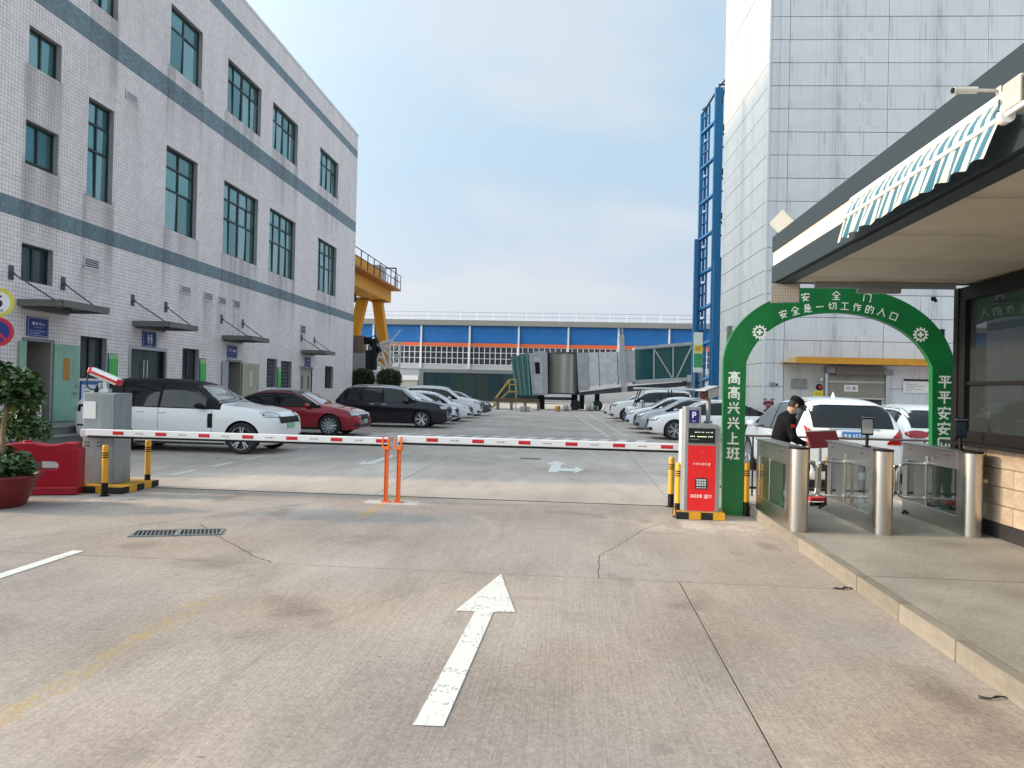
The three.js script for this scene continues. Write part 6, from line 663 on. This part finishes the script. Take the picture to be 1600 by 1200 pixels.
for (const [x, z, l] of [[3.41, -8.75, 'face reader tablet on the gate cabinet between the lanes'], [4.43, -8.72, 'face reader tablet on the gate cabinet by the block wall']]) { const t = thing('face_reader', l, 'tablet', V(x, 1.078, z), 0, 'face readers on the gates'); part('stem', [cyl(0.018, 0.018, 0.14), cyl(0.045, 0.045, 0.012)], MAT.black, t); part('case', rbox(0.135, 0.225, 0.025, 0, 0.25, 0, 0.008), MAT.black, t); part('screen', rbox(0.116, 0.165, 0.004, 0, 0.24, 0.013, 0.002), x < 4 ? M(0.35, 0.42, 0.47, 0.08, { metalness: 0.5 }) : M(0.02, 0.03, 0.05, 0.05), t); part('visor', rbox(0.13, 0.01, 0.03, 0, 0.345, 0.018, 0.003), MAT.alu, t); }
// black railing behind the gates
{ const t = thing('pipe_railing', 'low black pipe railing behind the pedestrian gates', 'railing', V(0, 0, -12.2)); part('rail', rod(V(2.0, 0.98, 0), V(6.2, 0.98, 0), 0.02), M(0.12, 0.1, 0.09, 0.5), t); part('rail', rod(V(2.0, 0.13, 0), V(6.2, 0.13, 0), 0.02), MAT.black, t); for (let x = 2.05; x < 6.2; x += 0.9) part('post', rod(V(x, 0, 0), V(x, 0.97, 0), 0.014), MAT.black, t); }
for (const [px, py, l] of [[1291, 795, 'slim black post with yellow cap on three feet behind the first lane'], [1421, 803, 'slim black post with yellow cap on three feet behind the second lane']]) { const g = G(px, py, 0.13), t = thing('queue_post', l, 'post', V(g.x, 0.13, Math.max(-10.6, g.z)), 0, 'black queue posts'); part('pole', cyl(0.022, 0.022, 0.56, 0, 0.06, 0), MAT.black, t); part('cap', cyl(0.026, 0.026, 0.1, 0, 0.6, 0), M(0.6, 0.32, 0.05, 0.5), t); for (let k = 0; k < 3; k++) { const a = k * 2.094 + 0.5; part('foot', bar(V(0, 0.1, 0), V(Math.cos(a) * 0.14, 0.015, Math.sin(a) * 0.14), 0.02, 0.03), MAT.black, t); } }
{ // red board on a stand
  const b0 = PZ(1278, 790, 10.55), t = thing('board_stand', 'dark red notice board on a steel stand with bright red base', 'notice stand', V(b0.x, 0.13, -10.5), 0.2); part('pole', [rod(V(0, 0.1, 0), V(0, 0.88, 0), 0.02)], MAT.steel, t); const p = new THREE.Group(); p.name = 'board'; p.position.set(0.03, 0.92, 0.02); p.rotation.set(-0.5, 0, 0.06); t.add(p); part('back_panel', rbox(0.46, 0.25, 0.02, 0, 0, 0, 0.006), M(0.16, 0.012, 0.015, 0.45), p); part('edge', rbox(0.48, 0.02, 0.03, 0, 0.13, 0, 0.005), MAT.offwhite, p); part('base', [rbox(0.36, 0.06, 0.16, 0, 0.09, 0, 0.03)], M(0.7, 0.02, 0.02, 0.4), t); part('foot', tube([V(-0.18, 0.03, 0.1), V(-0.05, 0.02, 0.02), V(0.1, 0.02, 0.02), V(0.2, 0.03, 0.1)], 0.02, 20), MAT.black, t); for (const s of [-0.17, 0.18]) part('castor', new THREE.SphereGeometry(0.03, 10, 8).translate(s, 0.03, 0.1), MAT.rubber, t);
}
// ================= GUARD =================
{
  const head0 = PZ(1237, 648, 11.45), gx = head0.x - 0.17, gz = -11.45, t = thing('person', 'person in black uniform, black cap and pale face mask bending forward behind the gates', 'person', V(gx, 0, gz), 0.12);
  const N = 112, half = 0.98, mc = new MarchingCubes(N, new THREE.MeshBasicMaterial(), false, false, 400000); mc.isolation = 0;
  const J3 = { pel: [0, 0.9, 0], chest: [0.08, 1.2, 0], neck: [0.14, 1.36, 0] };
  // bones: a, b, ra, rb
  const bones = [[[-0.02, 0.86, 0.0], [0.05, 1.08, 0], 0.145, 0.14], [[0.05, 1.08, 0], [0.1, 1.26, 0], 0.15, 0.15], [[0.09, 1.28, -0.12], [0.09, 1.28, 0.12], 0.085, 0.085], [[0.11, 1.28, 0], [0.16, 1.42, 0], 0.06, 0.055],
    [[0.09, 1.27, 0.17], [0.12, 1.02, 0.22], 0.062, 0.05], [[0.12, 1.02, 0.22], [0.33, 0.93, 0.12], 0.047, 0.034], [[0.09, 1.27, -0.17], [0.12, 1.02, -0.22], 0.062, 0.05], [[0.12, 1.02, -0.22], [0.33, 0.94, -0.1], 0.047, 0.034],
    [[-0.03, 0.86, 0.09], [0.0, 0.47, 0.1], 0.095, 0.065], [[0.0, 0.47, 0.1], [-0.04, 0.09, 0.1], 0.062, 0.045], [[-0.03, 0.86, -0.09], [0.04, 0.47, -0.1], 0.095, 0.065], [[0.04, 0.47, -0.1], [0.06, 0.09, -0.1], 0.062, 0.045], [[-0.05, 0.05, 0.1], [0.12, 0.035, 0.12], 0.05, 0.035], [[0.04, 0.05, -0.1], [0.22, 0.035, -0.12], 0.05, 0.035],
    [[0.33, 0.93, 0.12], [0.39, 0.915, 0.1], 0.034, 0.03], [[0.33, 0.94, -0.1], [0.39, 0.925, -0.08], 0.034, 0.03]];
  const fing = []; for (const [hx, hy, hz, s] of [[0.4, 0.915, 0.1, 1], [0.4, 0.925, -0.08, -1]]) { for (let k = 0; k < 4; k++) { const z = hz + (k - 1.5) * 0.019; fing.push([[hx - 0.005, hy, z], [hx + 0.035 - Math.abs(k - 1.5) * 0.004, hy - 0.008, z], 0.0095, 0.009], [[hx + 0.035 - Math.abs(k - 1.5) * 0.004, hy - 0.008, z], [hx + 0.048, hy - 0.035, z], 0.009, 0.008]); } fing.push([[hx - 0.05, hy + 0.01, hz - s * 0.03], [hx - 0.005, hy + 0.012, hz - s * 0.052], 0.011, 0.009]); }
  const hd = new THREE.Vector3(0.225, 1.5, 0);
  const cap3 = (p, [a, b, ra, rb]) => { const bx_ = b[0] - a[0], by = b[1] - a[1], bz = b[2] - a[2], px = p[0] - a[0], py = p[1] - a[1], pz = p[2] - a[2]; let h = (px * bx_ + py * by + pz * bz) / (bx_ * bx_ + by * by + bz * bz); h = Math.max(0, Math.min(1, h)); return Math.hypot(px - bx_ * h, py - by * h, pz - bz * h) - (ra + (rb - ra) * h); };
  const smin = (a, b, k) => { const h = Math.max(0, k - Math.abs(a - b)) / k; return Math.min(a, b) - h * h * k * 0.25; };
  const headD = (p) => { const a = -0.55, x = p[0] - hd.x, y = p[1] - hd.y, c = Math.cos(a), s = Math.sin(a), u = x * c - y * s * -1 * -1, v = x * s * 1 + y * c; void u; const hx = x * c + y * s, hy = -x * s + y * c; void v; const k = Math.hypot(hx / 0.098, hy / 0.122, p[2] / 0.078) - 1; let d = k * 0.085; d = smin(d, Math.hypot((hx - 0.1) / 1, (hy + 0.012) / 1.6, p[2]) - 0.013, 0.02); d = smin(d, Math.hypot(hx - 0.055, hy + 0.085, p[2]) - 0.045, 0.04); d = Math.min(d, Math.hypot((hx + 0.005) / 1, (hy - 0.0) / 1.7, (Math.abs(p[2]) - 0.08) / 0.7) - 0.02); return d; };
  const c0 = [0.17, 0.95, 0]; const dist = (p) => { let d = 9; for (const b of bones) d = smin(d, cap3(p, b), 0.05); for (const f of fing) d = smin(d, cap3(p, f), 0.008); return smin(d, headD(p), 0.025); };
  for (let k = 0; k < N; k++) for (let j = 0; j < N; j++) for (let i = 0; i < N; i++) { const p = [c0[0] + (i - N / 2) / (N / 2) * half, c0[1] + (j - N / 2) / (N / 2) * half, c0[2] + (k - N / 2) / (N / 2) * half]; mc.field[i + j * N + k * N * N] = (Math.abs(p[0] - 0.17) > 0.42 || Math.abs(p[2]) > 0.36 || p[1] > 1.72 || p[1] < -0.03) ? -0.5 : -dist(p); }
  mc.update(); const cnt = mc.count, pos = [], nor = [], col = []; for (let i = 0; i < cnt; i++) { const x = c0[0] + mc.positionArray[i * 3] * half, y = c0[1] + mc.positionArray[i * 3 + 1] * half, z = c0[2] + mc.positionArray[i * 3 + 2] * half; pos.push(x, y, z); const e = 0.004, n = V(dist([x + e, y, z]) - dist([x - e, y, z]), dist([x, y + e, z]) - dist([x, y - e, z]), dist([x, y, z + e]) - dist([x, y, z - e])).normalize(); nor.push(n.x, n.y, n.z); const skin = (y > 1.385 && x > 0.1) || (x > 0.335 && y < 1.0 && y > 0.8), shoe = y < 0.085, v = skin ? [0.5, 0.29, 0.2] : shoe ? [0.01, 0.01, 0.01] : y < 0.9 ? [0.008, 0.009, 0.012] : [0.006, 0.0065, 0.009]; col.push(...v); }
  const bg = new THREE.BufferGeometry(); bg.setAttribute('position', new THREE.Float32BufferAttribute(pos, 3)); bg.setAttribute('normal', new THREE.Float32BufferAttribute(nor, 3)); bg.setAttribute('color', new THREE.Float32BufferAttribute(col, 3)); part('body', bg, new THREE.MeshPhysicalMaterial({ vertexColors: true, roughness: 0.85, specularIntensity: 0.25 }), t); void J3;
  const hg = new THREE.Group(); hg.name = 'headwear'; hg.position.copy(hd); hg.rotation.z = -0.55; t.add(hg);
  part('hair', new THREE.SphereGeometry(0.1, 24, 14, 0, 6.283, 0, 1.9).scale(1.0, 1.2, 0.84).rotateZ(0.35).translate(-0.008, 0.004, 0), M(0.01, 0.009, 0.008, 0.7), hg);
  part('cap_crown', lathe([[0.102, 0], [0.108, 0.035], [0.104, 0.07], [0.085, 0.095], [0.045, 0.108], [0.001, 0.11]], 28).scale(1.06, 1, 0.9).translate(-0.004, 0.04, 0), M(0.008, 0.008, 0.009, 0.85, { specularIntensity: 0.3 }), hg);
  { const s = new THREE.Shape(); s.absellipse(0, 0, 0.115, 0.09, -1.45, 1.45, false); s.closePath(); part('cap_brim', new THREE.ExtrudeGeometry(s, { depth: 0.006, bevelEnabled: false, curveSegments: 20 }).rotateX(Math.PI / 2).scale(1.25, 1, 1).rotateZ(-0.15).translate(0.05, 0.052, 0), M(0.012, 0.012, 0.014, 0.7), hg); }
  part('face_mask', new THREE.SphereGeometry(0.1, 20, 14, Math.PI * 0.55, Math.PI * 0.9, Math.PI * 0.5, Math.PI * 0.33).rotateY(0).scale(1.09, 1.15, 0.86).translate(0.006, -0.012, 0), M(0.42, 0.56, 0.6, 0.9), hg);
  part('cap_badge', new THREE.SphereGeometry(0.02, 12, 8).scale(0.3, 1, 1).translate(0.11, 0.085, 0), MAT.alu, hg);
  const bq = part('arm_badge', rbox(0.06, 0.05, 0.006, 0, 0, 0, 0.003), M(0.5, 0.02, 0.02, 0.7), t); bq.position.set(0.1, 1.2, 0.243); bq.rotation.set(-0.2, 0, -0.1);
}

for (const [px, py, l, n] of [[1325, 921, 'tangle of thin black cable against the kerb', 3], [1572, 1094, 'short black cable end sticking out of the kerb foot', 2]]) { const g = G(px, py), t = thing('loose_cable', l, 'cable', V(Math.min(g.x, KERB - 0.05), 0, g.z), 0, 'loose cables at the kerb'); for (let k = 0; k < n; k++) part('strand', tube([V(0.04, 0.01, -0.03 + k * 0.02), V(0.01 - k * 0.02, 0.012 + k * 0.004, -0.01), V(-0.04 - rr(0, 0.03), 0.007 + k * 0.003, 0.02 * k), V(-0.09 - rr(0, 0.04), 0.005, -0.03 + 0.03 * k)], 0.0035, 24, 6), MAT.rubber, t); }
renderer.render(scene, camera);
